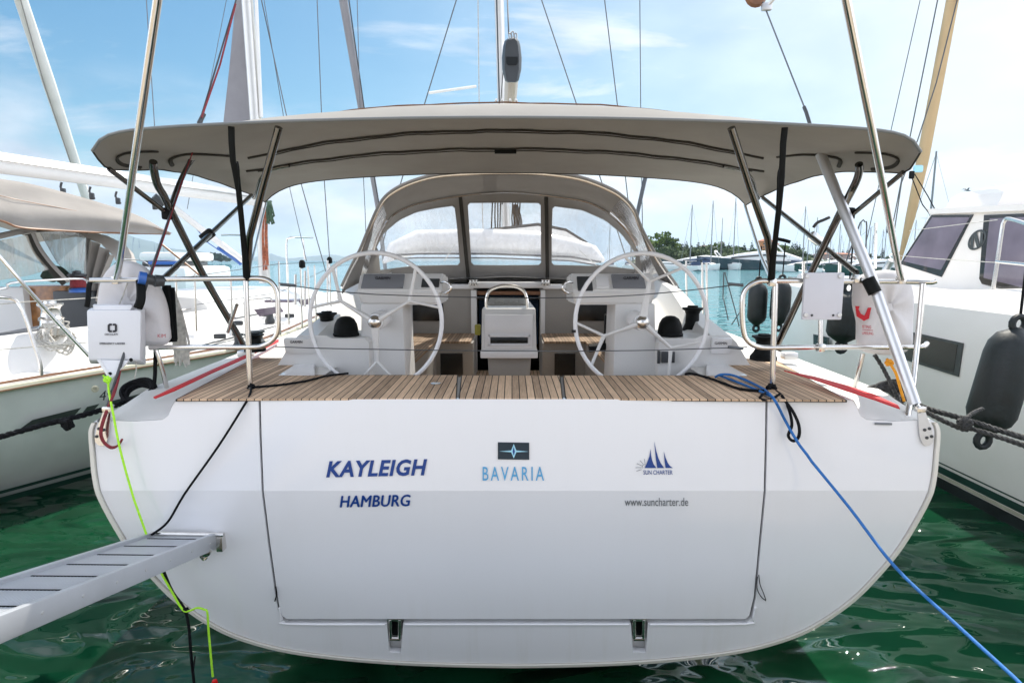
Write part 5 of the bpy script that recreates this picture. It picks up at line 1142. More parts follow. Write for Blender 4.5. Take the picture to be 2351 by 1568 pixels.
mb = MB(); mb.lathe(at(184, 671, 7.97), (0,0,1), [(.12,0),(.12,.03),(.09,.05),(.085,.055)], 20); mb.build('winch_base', M['bluep'], wn_)
mb = MB(); mb.tube(lines([(110,640,8.0),(118,628,8.0),(132,626,8.0),(146,638,8.0)], 8), .09, n=10, sm=3); mb.build('cockpit_cushion', mat('dark_green_cloth', (.02, .035, .022), .9), ly)
r_ = random.Random(3)
mb = MB()
for i in range(13):
    x0 = 88+r_.uniform(-8, 30); mb.tube(lines([(112+r_.uniform(-14,14), 742, 6.5),(x0, 775+r_.uniform(-8,8), 6.45),(118+i*4, 800+r_.uniform(-10,16), 6.4),(150+r_.uniform(-5,25), 775+r_.uniform(-8,10), 6.45),(142, 748, 6.55)], 6.5), .009, n=5, sm=4)
for i in range(5): mb.tube(knot(at(122, 745, 6.6)+V((0,0,-.02*i)), .01, 10, .14, 70+i), .009, n=5)
tag(mb.build('rope_tangle', M['wrope']), 'tangle of white and grey sheets hanging round the chrome winch of the left yacht', 'rope')
# pushpit, stanchions, wires
def lb(pts, r, name, m_='steel', sm=0, n=8, Y=6): mb = MB(); mb.tube(lines(pts, Y), r, n=n, sm=sm); return mb.build(name, M[m_], ly)
lb([(-60,680,5.6),(0,683,5.8),(32,688,5.85),(48,706,5.85),(62,740,5.85),(78,790,5.85),(92,832,5.85),(95,862,5.85)], .017, 'rail_hoop', sm=3)
lb([(-10,578,5.6),(60,660,5.7),(130,738,5.85),(205,818,6.0)], .017, 'canopy_leg')
lb([(-40,702,5.7),(60,693,5.9),(200,685,6.3),(330,676,6.9)], .006, 'lifeline', 'wrope', n=5); lb([(-40,806,5.7),(80,796,5.9),(200,786,6.2)], .006, 'lifeline', 'wrope', n=5)
lb([(-40,668,7.0),(15,662,7.0),(24,650,7.0),(120,642,7.3),(190,640,7.5),(203,652,7.5)], .014, 'cockpit_rail', sm=3)
lb([(370,560,11.5),(420,600,11.5),(480,650,11.5)], .02, 'boom_prop', 'wood2')
for x0, y0, y1, Y_ in ((660,600,770,10.2),(690,612,762,9.8),(707,612,745,10.0),(722,609,740,10.4),(756,600,712,11.6),(772,604,706,12.0),(640,600,790,9.2),(447,628,760,8.2),(530,640,770,8.2),(404,630,770,8.0)):
    lb([(x0, y0, Y_), (x0+4, y1, Y_)], .014, 'stanchion', 'steel')
lb([(447,700,8.2),(640,672,9.2),(756,615,11.6),(840,602,17)], .005, 'lifeline', 'wire', n=5); lb([(404,640,8.0),(640,606,9.2),(756,602,11.6),(845,598,17)], .005, 'lifeline', 'wire', n=5)
for x0, Y_ in ((694,9.8),(757,11.6)): mb = MB(); mb.lathe(at(x0, 614 if x0 < 700 else 604, Y_), (0,0,1), [(0,-.02),(.05,0),(.05,.08),(.03,.11),(0,.12)], 10); mb.build('stanchion_cap', M['black'], ly)
lb([(660,650,13.5),(658,560,13.5),(664,547,13.5),(680,545,13.5),(719,546,13.2)], .020, 'pulpit', sm=3); lb([(696,548,13.8),(700,596,13.8)], .020, 'pulpit')
lb([(508,540,15),(552,540,15),(562,550,15),(566,580,15)], .02, 'pulpit', sm=2)
# deck gear
for x0, y0, Y_, r0 in ((592,792,8.4,.10),(548,800,8.0,.07),(620,742,10.2,.08)):
    mb = MB(); mb.lathe(at(x0, y0, Y_), (0,0,1), [(r0,0),(r0,.05),(r0*.7,.09),(r0*.7,.16),(r0,.18),(r0,.20),(0,.21)], 16); mb.build('deck_winch', M['dgrey'], ly)
for q in ([(455,795,7.8),(560,768,9.0),(660,742,10.4),(740,722,12)], [(400,760,8.0),(520,735,9.0),(640,712,10.5)], [(410,810,7.4),(520,785,8.4),(600,765,9.2)]):
    lb(q, .012, 'deck_line', 'dgrey', n=5)
for x0, y0, Y_ in ((470,748,8.6),(545,742,9.0),(505,772,8.4),(612,722,10.2),(665,725,10.6)):
    mb = MB(); c = at(x0, y0, Y_); mb.obox(c, (.97,.2,0), (-.2,.97,0), (0,0,1), .16, .06, .07, .02); mb.build('line_clutch', M['dgrey'], ly)
lb([(395,728,8.6),(402,716,8.7),(450,708,9.1),(458,716,9.1)], .012, 'deck_rail', sm=2); lb([(560,700,10.0),(566,690,10.1),(618,684,10.7),(624,690,10.7)], .012, 'deck_rail', sm=2)
for q in ((650,690,11.0),(600,670,12.2)):
    mb = MB(); c = at(*q); mb.obox(c, (1,0,0), (0,1,0), (0,0,1), .5, .5, .05, .03); mb.build('deck_hatch', M['glassd'], ly)
# sprayhood of the left yacht
def pl(q, Y, name, m_, th=.01, par=None): mb = MB(); mb.plate([lines(q, Y)], (0, th, 0)); return mb.build(name, M[m_], par or ly, False)
pl([(-40,556,7.4),(0,552,7.5),(68,539,7.6),(120,617,7.7),(60,634,7.6),(-40,650,7.4)], 7.5, 'hood_window', 'clearf')
pl([(91,534,8.0),(164,530,8.1),(197,545,8.2),(198,634,8.2),(162,634,8.1),(131,604,8.0)], 8, 'hood_window', 'clearf')
for q in ([(68,537,7.62),(85,575,7.65),(110,608,7.7),(150,650,7.75)], [(-40,548,7.4),(0,541,7.5),(60,530,7.7),(150,526,8.0),(200,532,8.2)]):
    mb = MB(); mb.tube(lines(q, 8), .06, n=8, sm=4, sq=.5); mb.build('hood_seam', M['darkc'], ly)
lb([(76,536,7.55),(92,570,7.6),(120,608,7.6),(158,648,7.7)], .022, 'hood_bow', 'beige', sm=4, n=8); lb([(-40,551,7.3),(0,543,7.4),(50,532,7.6),(110,524,7.9)], .03, 'hood_bow', 'beige', sm=4, n=8)
mb = MB(); rows = []
for k in range(15):
    t = k/14; x0 = 197+(262-197)*t; fold = .05*math.sin(t*19)
    rows.append([at(x0, 546+42*t**1.3, 8.3)+V((0,fold,0)), at(x0-4-18*t, 620+20*t, 8.3)+V((0,fold*1.3,0)), at(x0+2-40*t, 700, 8.3)+V((0,fold,0))])
mb.grid(rows); mb.build('hood_curtain', M['beige'], ly)
mb = MB(); rows = []
for (x, y, xx, yy) in ((150,527,150,540),(200,531,198,548),(245,541,232,560),(285,560,262,590),(306,582,275,620),(314,604,280,650),(316,640,284,690)):
    rows.append([at(x, y, 8.9), at((x+xx)/2+3, (y+yy)/2-3, 8.5), at(xx, yy, 8.35)])
mb.grid(rows); mb.build('hood_roof', mat('grey_beige_canvas', (.42, .40, .38), .9, bump=.3, bscale=6), ly)
# canopy
ct = [(-160,384,5.9),(0,411,6.6),(70,423,6.9),(150,443,7.3),(230,466,7.7),(300,488,8.1),(350,510,8.5),(392,536,8.8)]
cb_ = [(-160,470,5.5),(0,506,6.3),(45,522,6.5),(110,528,6.8),(200,533,7.3),(290,536,7.9),(345,537,8.4),(392,538,8.8)]
A, Bq = smooth_path(lines(ct, 7), 5), smooth_path(lines(cb_, 7), 5)
mb = MB(); rows = []
for t in [i/12 for i in range(13)]:
    rows.append([a.lerp(b, t) + V((.05*math.sin(math.pi*t)+.018*math.sin(9*t+i*.16), -.10*math.sin(math.pi*t)+.03*math.sin(7*t-i*.21), 0)) for i, (a, b) in enumerate(zip(A, Bq))])
rows.insert(0, [a + V((-1.2, .5, .04)) for a in A]); rows.insert(0, [a + V((-2.6, .9, -.1)) for a in A])
mb.grid(rows); mb.build('canopy', M['beige'], ly, ang=80)
mb = MB(); mb.tube([p+V((0,-.02,0)) for p in Bq], .012, n=6); mb.tube([a.lerp(b, .42)+V((.05,-.12,0)) for a, b in zip(A, Bq)], .004, n=5); mb.build('canopy_hem', M['wood2'], ly)
# boom, vang, mast and rigging
mb = MB(); a, b = at(-160, 352, 6.9), at(592, 458, 12.0); 
vs = mb.grid([[p_+V((.10*math.cos(k*math.pi/7), .05*math.cos(k*math.pi/7), .13*math.sin(k*math.pi/7))) for k in range(14)] for p_ in (a, b)], closeu=True); mb.build('boom', M['white'], ly)
mb = MB(); mb.tube([a.lerp(b, t)+V((.10,-.05,.02)) for t in (0, 1)], .012, n=6); mb.build('boom_track', M['alu'], ly)
for x_, y_, Y_ in ((142,421,7.9),(208,431,8.3),(268,442,8.7),(352,455,9.4)):
    mb = MB(); mb.tube(lines([(x_,y_-2,Y_),(x_-3,y_+9,Y_),(x_+4,y_+18,Y_),(x_+9,y_+26,Y_)], Y_), .014, n=6, sm=2); mb.obox(at(x_+3, y_+20, Y_), (1,0,0), (0,1,0), (0,0,1), .06, .04, .09, .015); mb.build('boom_block', M['dgrey'], ly)
lb([(357,452,10.2),(385,467,10.4),(556,598,12.0)], .058, 'boom_vang', 'white', n=12); lb([(352,452,10.1),(376,470,10.2)], .07, 'vang_fitting', 'dgrey')
lb([(412,492,10.6),(440,512,10.9),(478,558,11.3),(552,608,12.0)], .009, 'control_line', 'bluep', n=5); lb([(500,570,11.5),(535,590,11.8),(552,606,12.0)], .035, 'line_cover', 'bluep', n=8)
lb([(562,-60,12),(568,0,12),(587,270,12),(598,450,12),(608,650,12)], .105, 'mast', 'mast', n=14)
lb([(583,-60,11.95),(588,0,11.95),(600,270,11.95)], .035, 'mast_groove', 'white', n=8)
pl([(556,-260,12.1),(541,0,12.2),(526,160,12.2),(513,279,12.2),(505,400,12.2),(598,452,12.1),(587,270,12.05),(570,0,12.05),(560,-260,12.05)], 12.2, 'mainsail', 'gsail', .02)
r_ = random.Random(5)
mb = MB()
for i in range(16): mb.tube(lines([(616+r_.uniform(-6,8), 462, 11.6),(612+i*.9, 480+r_.uniform(-4,8), 11.5),(622+r_.uniform(-9,8), 502+r_.uniform(-6,14), 11.6)], 11.6), .016, n=5, sm=3)
tag(mb.build('coiled_line', M['grope']), 'dark green coil of rope hanging high on the left yacht mast', 'rope')
mb = MB()
for i in range(9): mb.tube(lines([(606+i*1.1, 478, 11.7),(604+i*1.2+r_.uniform(-3,3), 540, 11.6),(605+i*.9+r_.uniform(-2,4), 600+r_.uniform(-5,22), 11.6)], 11.6), .013, n=5, sm=2)
tag(mb.build('coiled_line', mat('orange_brown_rope', (.38, .12, .06), .8, var=.5, vscale=30)), 'orange and brown lines hanging down the foot of the left yacht mast', 'rope')
for q, r in (([(596,-30,12),(600,0,12),(657,262,12.2),(693,428,12.3),(757,655,12.6)], .010), ([(606,0,12),(650,262,12.2),(666,436,12.2),(704,600,12.3)], .007), ([(727,-20,13),(728,0,13),(738,257,13),(745,421,13),(757,600,13),(759,650,13)], .010),
             ([(819,-20,14),(820,0,14),(827,260,14),(838,480,14),(842,600,14)], .009), ([(334,-20,11),(336,0,11),(355,290,11),(362,440,11)], .008), ([(520,0,12),(467,270,11),(430,480,10.5)], .006)):
    lb(q, r, 'shroud', 'wire', n=5)
lb([(783,-60,14.5),(788,0,14.5),(829,248,15),(868,480,15.6),(885,620,16.5)], [.10,.10,.075,.06,.05], 'furled_headsail', 'gsail', n=10)
lb([(797,-60,14.4),(801,0,14.4),(836,248,14.9),(860,412,15.3),(872,480,15.5)], .014, 'forestay', 'dgrey', n=6)
fs = thing('furled_sail', 'slanting white furled sail of a yacht beyond, crossing the blue sky at left', 'furled sail', at(170, 400, 16))
mb = MB(); mb.tube(lines([(30,-60,14),(48,0,14.2),(112,190,15),(176,385,16),(230,560,17)], 15), [.12,.13,.135,.11,.09], n=12); mb.build('sail_roll', M['sail'], fs)
mb = MB(); mb.tube(lines([(36,-40,13.9),(100,190,14.85),(166,385,15.85)], 15), .012, n=5); mb.build('sail_edge', M['beige'], fs)

# ================================================================== MOTORBOAT beyond the left yacht
def loft(rows, name, m_, par, ang=40, cap=True):
    mb = MB(); vs = mb.grid(rows)
    if cap: mb.bm.faces.new(vs[0][::-1]); mb.bm.faces.new(vs[-1])
    bmesh.ops.recalc_face_normals(mb.bm, faces=list(mb.bm.faces)); return mb.build(name, m_, par, ang=ang)
mo = thing('motorboat', 'white motorboat with blue side stripe beyond the left yacht', 'motorboat', at(360, 650, 30))
def mbx(x0, y0, x1, y1, Y, th, name, m_, bev=.1): a, b = at(x0, y1, Y), at(x1, y0, Y); mb = MB(); mb.box((a.x, Y, a.z), (b.x, Y+th, b.z), bev); return mb.build(name, m_, mo)
mbx(300, 612, 425, 670, 30, 5, 'hull', M['white'], .3); mbx(318, 579, 402, 600, 30.3, 4, 'cabin_roof', M['white'], .18); mbx(325, 600, 398, 612, 30.5, 3.5, 'cabin', M['glassk'], .1); mbx(340, 600, 408, 608, 30.2, .15, 'side_stripe', M['bluep'], .03)

# ================================================================== RIGHT CATAMARAN
ca = thing('catamaran', 'large white sailing catamaran moored on the right with tinted cabin windows', 'catamaran', (7, 6, 0))
XS = 4.68
mb = MB(); rows = []
zt = 2.05
for Y, x, xo in ((-1.5,4.75,6.3),(1,XS,6.3),(4,XS,6.3),(8,XS,6.25),(9.6,4.76,6.1),(10.8,4.93,5.8),(11.7,5.2,5.35)):
    z2 = zt + (Y-4)*.012
    rows.append([V((x+.30, Y, -.4)), V((x+.07, Y, 0)), V((x+.03, Y, .35)), V((x, Y, .9)), V((x, Y, 1.55)), V((x+.03, Y, z2-.08)), V((x+.12, Y, z2)), V(((x+xo)/2, Y, z2+.05)), V((xo-.1, Y, z2)), V((xo, Y, z2-.1)), V((xo-.1, Y, 0)), V((xo-.3, Y, -.4))])
hl_ = loft(rows, 'hull', M['cat'], ca, 30)
def band(z0, z1, name, m_, off):
    mb = MB(); r0 = []; r1 = []
    def sx(z, x): return x + (.07 - .04*z/.35 if z < .35 else .03)
    for Y, x in ((-1.5,4.75),(1,XS),(4,XS),(8,XS),(9.6,4.76),(10.8,4.93),(11.7,5.2)): r0.append(V((sx(z0, x)-off, Y-off, z0))); r1.append(V((sx(z1, x)-off, Y-off, z1)))
    mb.grid([r0, r1]); mb.build(name, M[m_], ca)
band(-.3, .12, 'bottom_paint', 'anti', .004); band(.13, .165, 'boot_stripe', 'cream', .005); band(.175, .255, 'boot_stripe', 'gstripe', .005); band(.285, .30, 'boot_stripe', 'gstripe', .005)
for q in ([(2091,762),(2211,788),(2200,865),(2068,823)], [(1867,767),(1903,775),(1900,800),(1867,790)], [(2060,757),(2082,761),(2066,806),(2050,800)]):
    mb = MB(); P = [atx(x, y, XS-.012) for x, y in q]; mb.plate([P], (.01, 0, 0)); hw = mb.build('hull_window', M['sgrey'], ca, False)
    c = sum(P, V())/4; mb = MB(); mb.plate([[c+(p-c)*.84+V((-.004,0,0)) for p in P]], (.003, 0, 0)); mb.build('window_glass', M['glassk'], hw, False)
# bridge deck and cabin
mb = MB(); mb.box((6.2, 1, 1.0), (10.5, 9.0, 2.04), .05); mb.box((4.9, -1, 2.0), (10.6, 8.7, 2.12), .04); mb.build('bridge_deck', M['cat'], ca)
mb = MB(); mb.box((10.4, -1.5, -.4), (12.0, 11.3, 2.05), .25); mb.build('far_hull', M['cat'], ca)
XCb = 5.75
prof = [(2052,626),(2072,596),(2140,487),(2700,455),(2700,860),(2052,660)]
P = [atx(x, y, XCb) for x, y in prof[:4]]; P = [V((XCb, P[0].y+.15, 2.08))] + P + [V((XCb, P[-1].y, 2.08))]
mb = MB(); rows = []
for dx, s_, dz in ((0,1,0),(.06,1.0,.03),(2.2,1,.10),(4.3,1,.03)):
    rows.append([V((XCb+dx, p.y+(.25 if 0 < i < 3 else 0)*min(dx, 2.2)/2.2*1.2, p.z + (dz if 2 < i < 5 else 0))) for i, p in enumerate(P)])
vs = mb.grid(rows, closeu=True); mb.bm.faces.new(vs[0]); mb.bm.faces.new(vs[-1][::-1]); bmesh.ops.recalc_face_normals(mb.bm, faces=list(mb.bm.faces))
cab = mb.build('cabin', M['cat'], ca, ang=30)
def cp_(q, off, name, m_, th=.01, par=None): mb = MB(); mb.plate([[atx(x, y, XCb-off) for x, y in q]], (th, 0, 0)); return mb.build(name, m_, par or ca, False)
wa = cp_([(2138,494),(2234,493),(2161,636),(2066,606)], .012, 'cabin_window', M['glassk'])
cp_([(2140,500),(2226,499),(2160,620),(2074,600)], .016, 'window_glass', M['glassd'], .003, wa)
wb = cp_([(2259,494),(2420,488),(2400,690),(2254,652),(2248,640)], .012, 'cabin_window', M['glassk'])
cp_([(2272,502),(2410,496),(2392,672),(2258,638)], .016, 'window_glass', M['glassd'], .003, wb)
cp_([(2128,480),(2700,452),(2700,470),(2134,492)], .06, 'roof_edge', M['cat'], .06)
mb = MB(); c = (2243, 551)
E = [atx(c[0]+27*math.cos(t_)*math.cos(R(52))-17*math.sin(t_)*math.sin(R(52)), c[1]-27*math.cos(t_)*math.sin(R(52))-17*math.sin(t_)*math.cos(R(52)), XCb-.015) for t_ in [k*math.pi/16 for k in range(32)]]
I_ = [(sum(E, V())/32) + (e-(sum(E, V())/32))*.80 for e in E]
mb.plate([E, I_], (.004, 0, 0)); lg = mb.build('cabin_emblem', M['sgrey'], ca, False)
mb = MB(); mb.plate([[atx(x, y, XCb-.018) for x, y in ((2234,538),(2241,534),(2250,566),(2243,570))]], (.003, 0, 0)); mb.plate([[atx(x, y, XCb-.018) for x, y in ((2228,556),(2231,541),(2236,540),(2233,571),(2228,566))]], (.003, 0, 0)); mb.plate([[atx(x, y, XCb-.018) for x, y in ((2251,532),(2257,536),(2256,556),(2249,565))]], (.003, 0, 0)); mb.build('emblem_letter', M['sgrey'], lg, False)
mb = MB(); mb.plate([[at(x, y, 7.4) for x, y in ((2284,482),(2306,440),(2330,426),(2420,408),(2420,482))]], (0, .9, 0)); mb.build('flybridge_seat', M['cat'], ca, ang=20)
def cb2(pts, r, name, m_='steel', sm=0, n=8, Y=9): mb = MB(); mb.tube(lines(pts, Y), r, n=n, sm=sm); return mb.build(name, M[m_], ca)
cb2([(2277,684,6.4),(2290,600,6.4),(2300,530,6.4),(2305,510,6.4),(2320,503,6.3),(2400,530,5.6)], .019, 'grab_rail', sm=3); cb2([(2288,601,6.4),(2400,612,5.6)], .017, 'grab_rail')
cb2([(2088,530,8.2),(2290,505,6.5)], .004, 'lifeline', 'wrope', n=5); cb2([(2040,585,8.6),(2160,595,7.6),(2288,603,6.4)], .004, 'lifeline', 'wrope', n=5)
mb = MB(); rows = []
for Y, z in ((5.0, 2.26), (6.0, 2.22), (7.5, 2.12)): rows.append([V((4.8, Y, 2.0)), V((4.86, Y, z-.04)), V((4.95, Y, z)), V((5.5, Y, z+.02)), V((5.6, Y, 2.05))])
loft(rows, 'cockpit_moulding', M['cat'], ca, 50)
for x0, y0, y1, Y_ in ((2010,512,617,10.5),(1845,600,668,10),(1928,598,645,9.8)): cb2([(x0,y0,Y_),(x0-1,y1,Y_)], .024, 'stanchion', 'steel')
cb2([(1968,548,9.8),(2005,430+90,9.8)], .002, 'bow_wire', 'wire', n=4)
cb2([(1943,600,10.2),(1975,512,10.4),(1986,510,10.4),(1990,520,10.4),(1985,625,10.4)], .012, 'pulpit', 'dgrey', sm=2)
cb2([(2046,598,12.2),(2035,618,12.3),(2026,640,12.3)], .07, 'furler_drum', 'alu'); cb2([(2038,530,10.4),(2052,530,10.4)], .04, 'bow_light', 'dgrey')
cb2([(2199,-60,9.6),(2187,0,9.8),(2150,200,10.4),(2118,370,11.0),(2090,500,11.6),(2066,598,12.2)], [.085,.085,.09,.095,.08,.03], 'furled_headsail', 'tan', n=12)
for k in range(0): pass
cb2([(2122,-60,10.5),(2113,0,10.5),(2045,303,10.5),(1988,560,10.5)], .007, 'shroud', 'wire', n=5); cb2([(2166,-60,10),(2153,0,10),(2090,312,10.3),(2045,540,10.6)], .010, 'shroud', 'wire', n=5)
cb2([(2216,-60,9.7),(2198,0,9.7),(2150,190,10.0),(2107,322,10.2),(2070,420,10.4),(2052,540,10.6)], .010, 'shroud', 'wire', n=5); cb2([(2092,404,9.6),(2118,470,9.4),(2135,492,9.2)], .008, 'sheet', 'brope', n=5); cb2([(2100,400,9.6),(2130,450,9.4),(2146,480,9.2)], .008, 'sheet', 'brope', n=5)
mb = MB(); mb.obox(at(2093, 402, 9.6), (1,0,0), (0,1,0), (0,0,1), .07, .05, .12, .02); mb.build('sheet_block', M['black'], ca)
mb = MB(); mb.obox(at(2108, 388, 10.6), (1,0,0), (0,1,0), (0,0,1), .16, .05, .12, .03); mb.build('clew_patch', M['paleb'], ca)
mb = MB(); mb.tube([V((5.3, 11.3, 2.2)), V((7.5, 12.1, 2.1)), V((10.9, 11.0, 2.2))], .06, n=10); mb.build('crossbeam', M['alu'], ca)

# ---- fenders
FG = 'dark cylindrical fenders hung along the catamaran'
def fender(px_top, px_bot, Y, rpx, label, tipped=True, eye=True):
    t, b = at(*px_top, Y), at(*px_bot, Y); ax = (t-b).normalized(); Ln = (t-b).length; r = rpx/FP*Y
    f = thing('fender', label, 'fender', tuple(b), FG)
    mb = MB(); mb.lathe(b, ax, [(r*.16,-.02*0),(r*.22,Ln*.02),(r*.5,Ln*.07),(r*.86,Ln*.14),(r,Ln*.22),(r*1.0,Ln*.75),(r*.93,Ln*.85),(r*.7,Ln*.93),(r*.32,Ln*.975),(r*.22,Ln)], 28)
    mb.build('fender_body', M['fender'], f)
    for p, s_ in ((t, 1), (b, -1)):
        mb = MB(); q = p + ax*s_*r*.18; u = ax.orthogonal().normalized(); u = V((ax.z, 0, -ax.x)).normalized()
        mb.tube([q + (u*math.cos(k*math.pi/6)*.30 + ax*math.sin(k*math.pi/6)*.34)*r for k in range(12)], r*.15, closed=True, n=8); mb.build('fender_eye', M['fender'], f)
    mb = MB(); top = t + ax*r*.4; mb.tube([top, top + V((.02, .02, .45))], .009, n=6); mb.build('fender_rope', M['brope'], f)
    return f
fender((2336,752), (2259,1002), 4.05, 50, 'big scuffed dark fender tilted over the right mooring rope beside the catamaran')
fender((1742,648), (1736,750), 8.6, 21, 'small dark fender left of the right rail post, leftmost by the catamaran bow')
fender((1796,644), (1788,748), 8.4, 22, 'small dark fender just right of the black strap on the right')
fender((1948,668), (1932,790), 6.8, 36, 'dark fender partly hidden behind the square grey white board')
# ================================================================== FAR SHORE, MARINA, HILLS
ORD = 'first second third fourth fifth sixth seventh eighth ninth tenth eleventh twelfth thirteenth fourteenth fifteenth sixteenth seventeenth eighteenth nineteenth twentieth'.split()
def ordn(i): return ORD[i] if i < 20 else ('twenty ' + ORD[i-20] if i < 40 else 'thirty ' + ORD[i-30])
def leafmat(name, a, b):
    m = bpy.data.materials.new(name); m.use_nodes = True; t = m.node_tree; p = t.nodes['Principled BSDF']
    g = t.nodes.new('ShaderNodeNewGeometry'); r = t.nodes.new('ShaderNodeValToRGB'); t.links.new(g.outputs['Random Per Island'], r.inputs[0])
    r.color_ramp.elements[0].color = (*a, 1); r.color_ramp.elements[1].color = (*b, 1); t.links.new(r.outputs[0], p.inputs['Base Color']); p.inputs['Roughness'].default_value = .7; p.inputs['Specular IOR Level'].default_value = .2
    return m
LM = dict(cyp=leafmat('cypress_foliage', (.012, .030, .016), (.03, .06, .025)), broad=leafmat('broadleaf_foliage', (.05, .10, .015), (.16, .23, .03)), olive=leafmat('olive_foliage', (.035, .065, .025), (.10, .14, .05)), bark=mat('bark', (.12, .09, .06), .9))
def leaves(mb, c, rx, rz, n, s, rr, shape='ball'):
    for i in range(n):
        while True:
            x, y, z = rr.uniform(-1, 1), rr.uniform(-1, 1), rr.uniform(-1, 1)
            if shape == 'cone':
                rad = (1-z)/2; rad = min(1, rad*1.6+.12)*(1 if z > -.9 else .7)
                if x*x+y*y < rad*rad: break
            elif x*x+y*y+z*z < 1 and x*x+y*y+z*z > .12: break
        p = c + V((x*rx, y*rx, z*rz)); u = V((rr.gauss(0,1), rr.gauss(0,1), rr.gauss(0,1))).normalized(); v = u.orthogonal().normalized(); k = s*rr.uniform(.5, 1.3)
        mb.add([p-u*k-v*k*.6, p+u*k-v*k*.6, p+u*k*.5+v*k, p-u*k*.7+v*k*.8], [(0, 1, 2, 3)])
PROT = {}
def tree_proto(kind, var):
    rr = random.Random(kind+str(var)); mb = MB()
    if kind == 'cypress': leaves(mb, V((0,0,.54)), .135, .46, 420, .026, rr, 'cone')
    elif kind == 'broadleaf':
        for i in range(11): leaves(mb, V((rr.uniform(-.34,.34), rr.uniform(-.3,.3), rr.uniform(.42,.86))), rr.uniform(.11,.2), rr.uniform(.08,.14), 70, .032, rr)
    else:
        for i in range(8): leaves(mb, V((rr.uniform(-.36,.36), rr.uniform(-.3,.3), rr.uniform(.35,.72))), rr.uniform(.16,.25), rr.uniform(.12,.2), 70, .04, rr)
    t = MB(); t.tube([V((0,0,0)), V((.01,0,.25)), V((.0,.01,.6 if kind != 'cypress' else .4))], [.03,.022,.008], n=6)
    if kind != 'cypress':
        for i in range(4): a = i*1.7; t.tube([V((0,0,.25)), V((.18*math.cos(a), .18*math.sin(a), .5))], [.015,.006], n=5)
    a = mb.build('crown', LM['cyp' if kind == 'cypress' else 'broad' if kind == 'broadleaf' else 'olive'], None, False); b = t.build('trunk', LM['bark'], None)
    ma, mb_ = a.data, b.data; bpy.data.objects.remove(a); bpy.data.objects.remove(b); return ma, mb_
for k_ in ('cypress', 'broadleaf', 'olive'):
    for v_ in range(3): PROT[k_, v_] = tree_proto(k_, v_)
tree_list = []
def tree(kind, px, ptop, pbase, Y, wf=1.0):
    p0, p1 = at(px, pbase, Y), at(px, ptop, Y); h = (p1-p0).length
    tree_list.append((px, kind, p0, h, wf))
rr = random.Random(21)
for px, pt in ((1494,544),(1515,528),(1530,538),(1546,550)): tree('broadleaf', px, pt, 592, 200, 1.15)
for px, pt in ((1565,556),(1575,552),(1586,557),(1602,552),(1614,555),(1630,554),(1660,552),(1672,556),(1708,556),(1725,552),(1818,556),(1826,552),(1834,558)): tree('cypress', px, pt, 592, 205, 1.1)
for i in range(26):
    px = 1484+i*14+rr.uniform(-4, 4); tree('olive', px, 572+rr.uniform(-7, 5)-(6 if px < 1560 else 0), 602, 185+rr.uniform(-4, 4), 1.25)
for px, pt in ((1647,553),(1695,562),(1738,566),(1790,562),(1800,558)): tree('broadleaf', px, pt, 594, 210, 1.1)
for px, pt in ((1877,565),(1894,562),(1912,569),(1934,572),(1945,570),(1980,572),(2025,568)): tree('cypress', px, pt, 596, 230, 1.2)
for px, pt in ((1862,578),(1905,582),(1925,584),(1990,578),(2040,584),(2018,582),(1960,586)): tree('olive', px, pt, 599, 225, 1.2)
tree_list.sort(key=lambda t: t[0]); cnt = {}
GN = {'cypress': 'narrow dark cypresses on the far shore', 'broadleaf': 'bright broadleaf trees on the far shore', 'olive': 'low bushy trees along the far shore'}
for px, kind, p0, h, wf in tree_list:
    i = cnt.get(kind, 0); cnt[kind] = i+1; ma, mb_ = PROT[kind, i % 3]
    lbl = {'cypress': 'tall dark pointed cypress on the far shore, %s cypress counted from the left', 'broadleaf': 'light green spreading tree on the far shore, %s such tree from the left', 'olive': 'low rounded bushy tree by the far waterline, %s bushy tree from the left'}[kind] % ordn(i)
    o = thing(kind+'_tree', lbl, 'tree', tuple(p0), GN[kind])
    o.rotation_euler.z = rr.uniform(0, 6.28); o.scale = (h*wf, h*wf, h)
    for nm, me in (('crown', ma), ('trunk', mb_)): c = bpy.data.objects.new(nm, me); COL.objects.link(c); c.parent = o
# wooded slope behind and ground of the headland
mb = MB(); rows = []
prof = [(1440,604,604),(1470,590,604),(1500,585,604),(1600,584,604),(1750,586,604),(1840,590,604),(1900,596,604),(2100,598,604),(2400,598,604)]
mb.grid([[at(x, y1, 176) for x, y0, y1 in prof], [at(x, y1-3, 180) for x, y0, y1 in prof], [at(x, y0+4, 200) for x, y0, y1 in prof], [at(x, y0, 216) for x, y0, y1 in prof], [V((at(x, y0, 260).x, 260, .5)) for x, y0, y1 in prof]])
tag(mb.build('headland_ground', mat('scrubby_ground', (.06, .075, .03), .95, var=.5, vscale=.3)), kind='structure')
mb = MB()
for i in range(520):
    px = rr.uniform(1466, 1850); t = rr.random(); p = at(px, 603-30*t+(6 if px > 1700 else 0)*t, 178+34*t); leaves(mb, p+V((0,0,.2)), rr.uniform(1.1, 2.2), rr.uniform(.8, 1.7), 34, .34, rr)
tag(mb.build('undergrowth', LM['olive'], None, False), 'dense dark green scrub covering the far headland', 'undergrowth', kind='stuff')
mb = MB()
for i in range(110):
    px = rr.uniform(455, 522); u = (px-488)/34; p = at(px, 597, 620)+V((0, rr.uniform(-6, 6), rr.uniform(0, 6)*max(0, 1-u*u))); leaves(mb, p, 2.6, 1.6, 22, .9, rr)
tag(mb.build('wooded_islet', LM['cyp'], None, False), 'small dark wooded point on the far water behind the left yacht boom vang', 'woodland', kind='stuff')
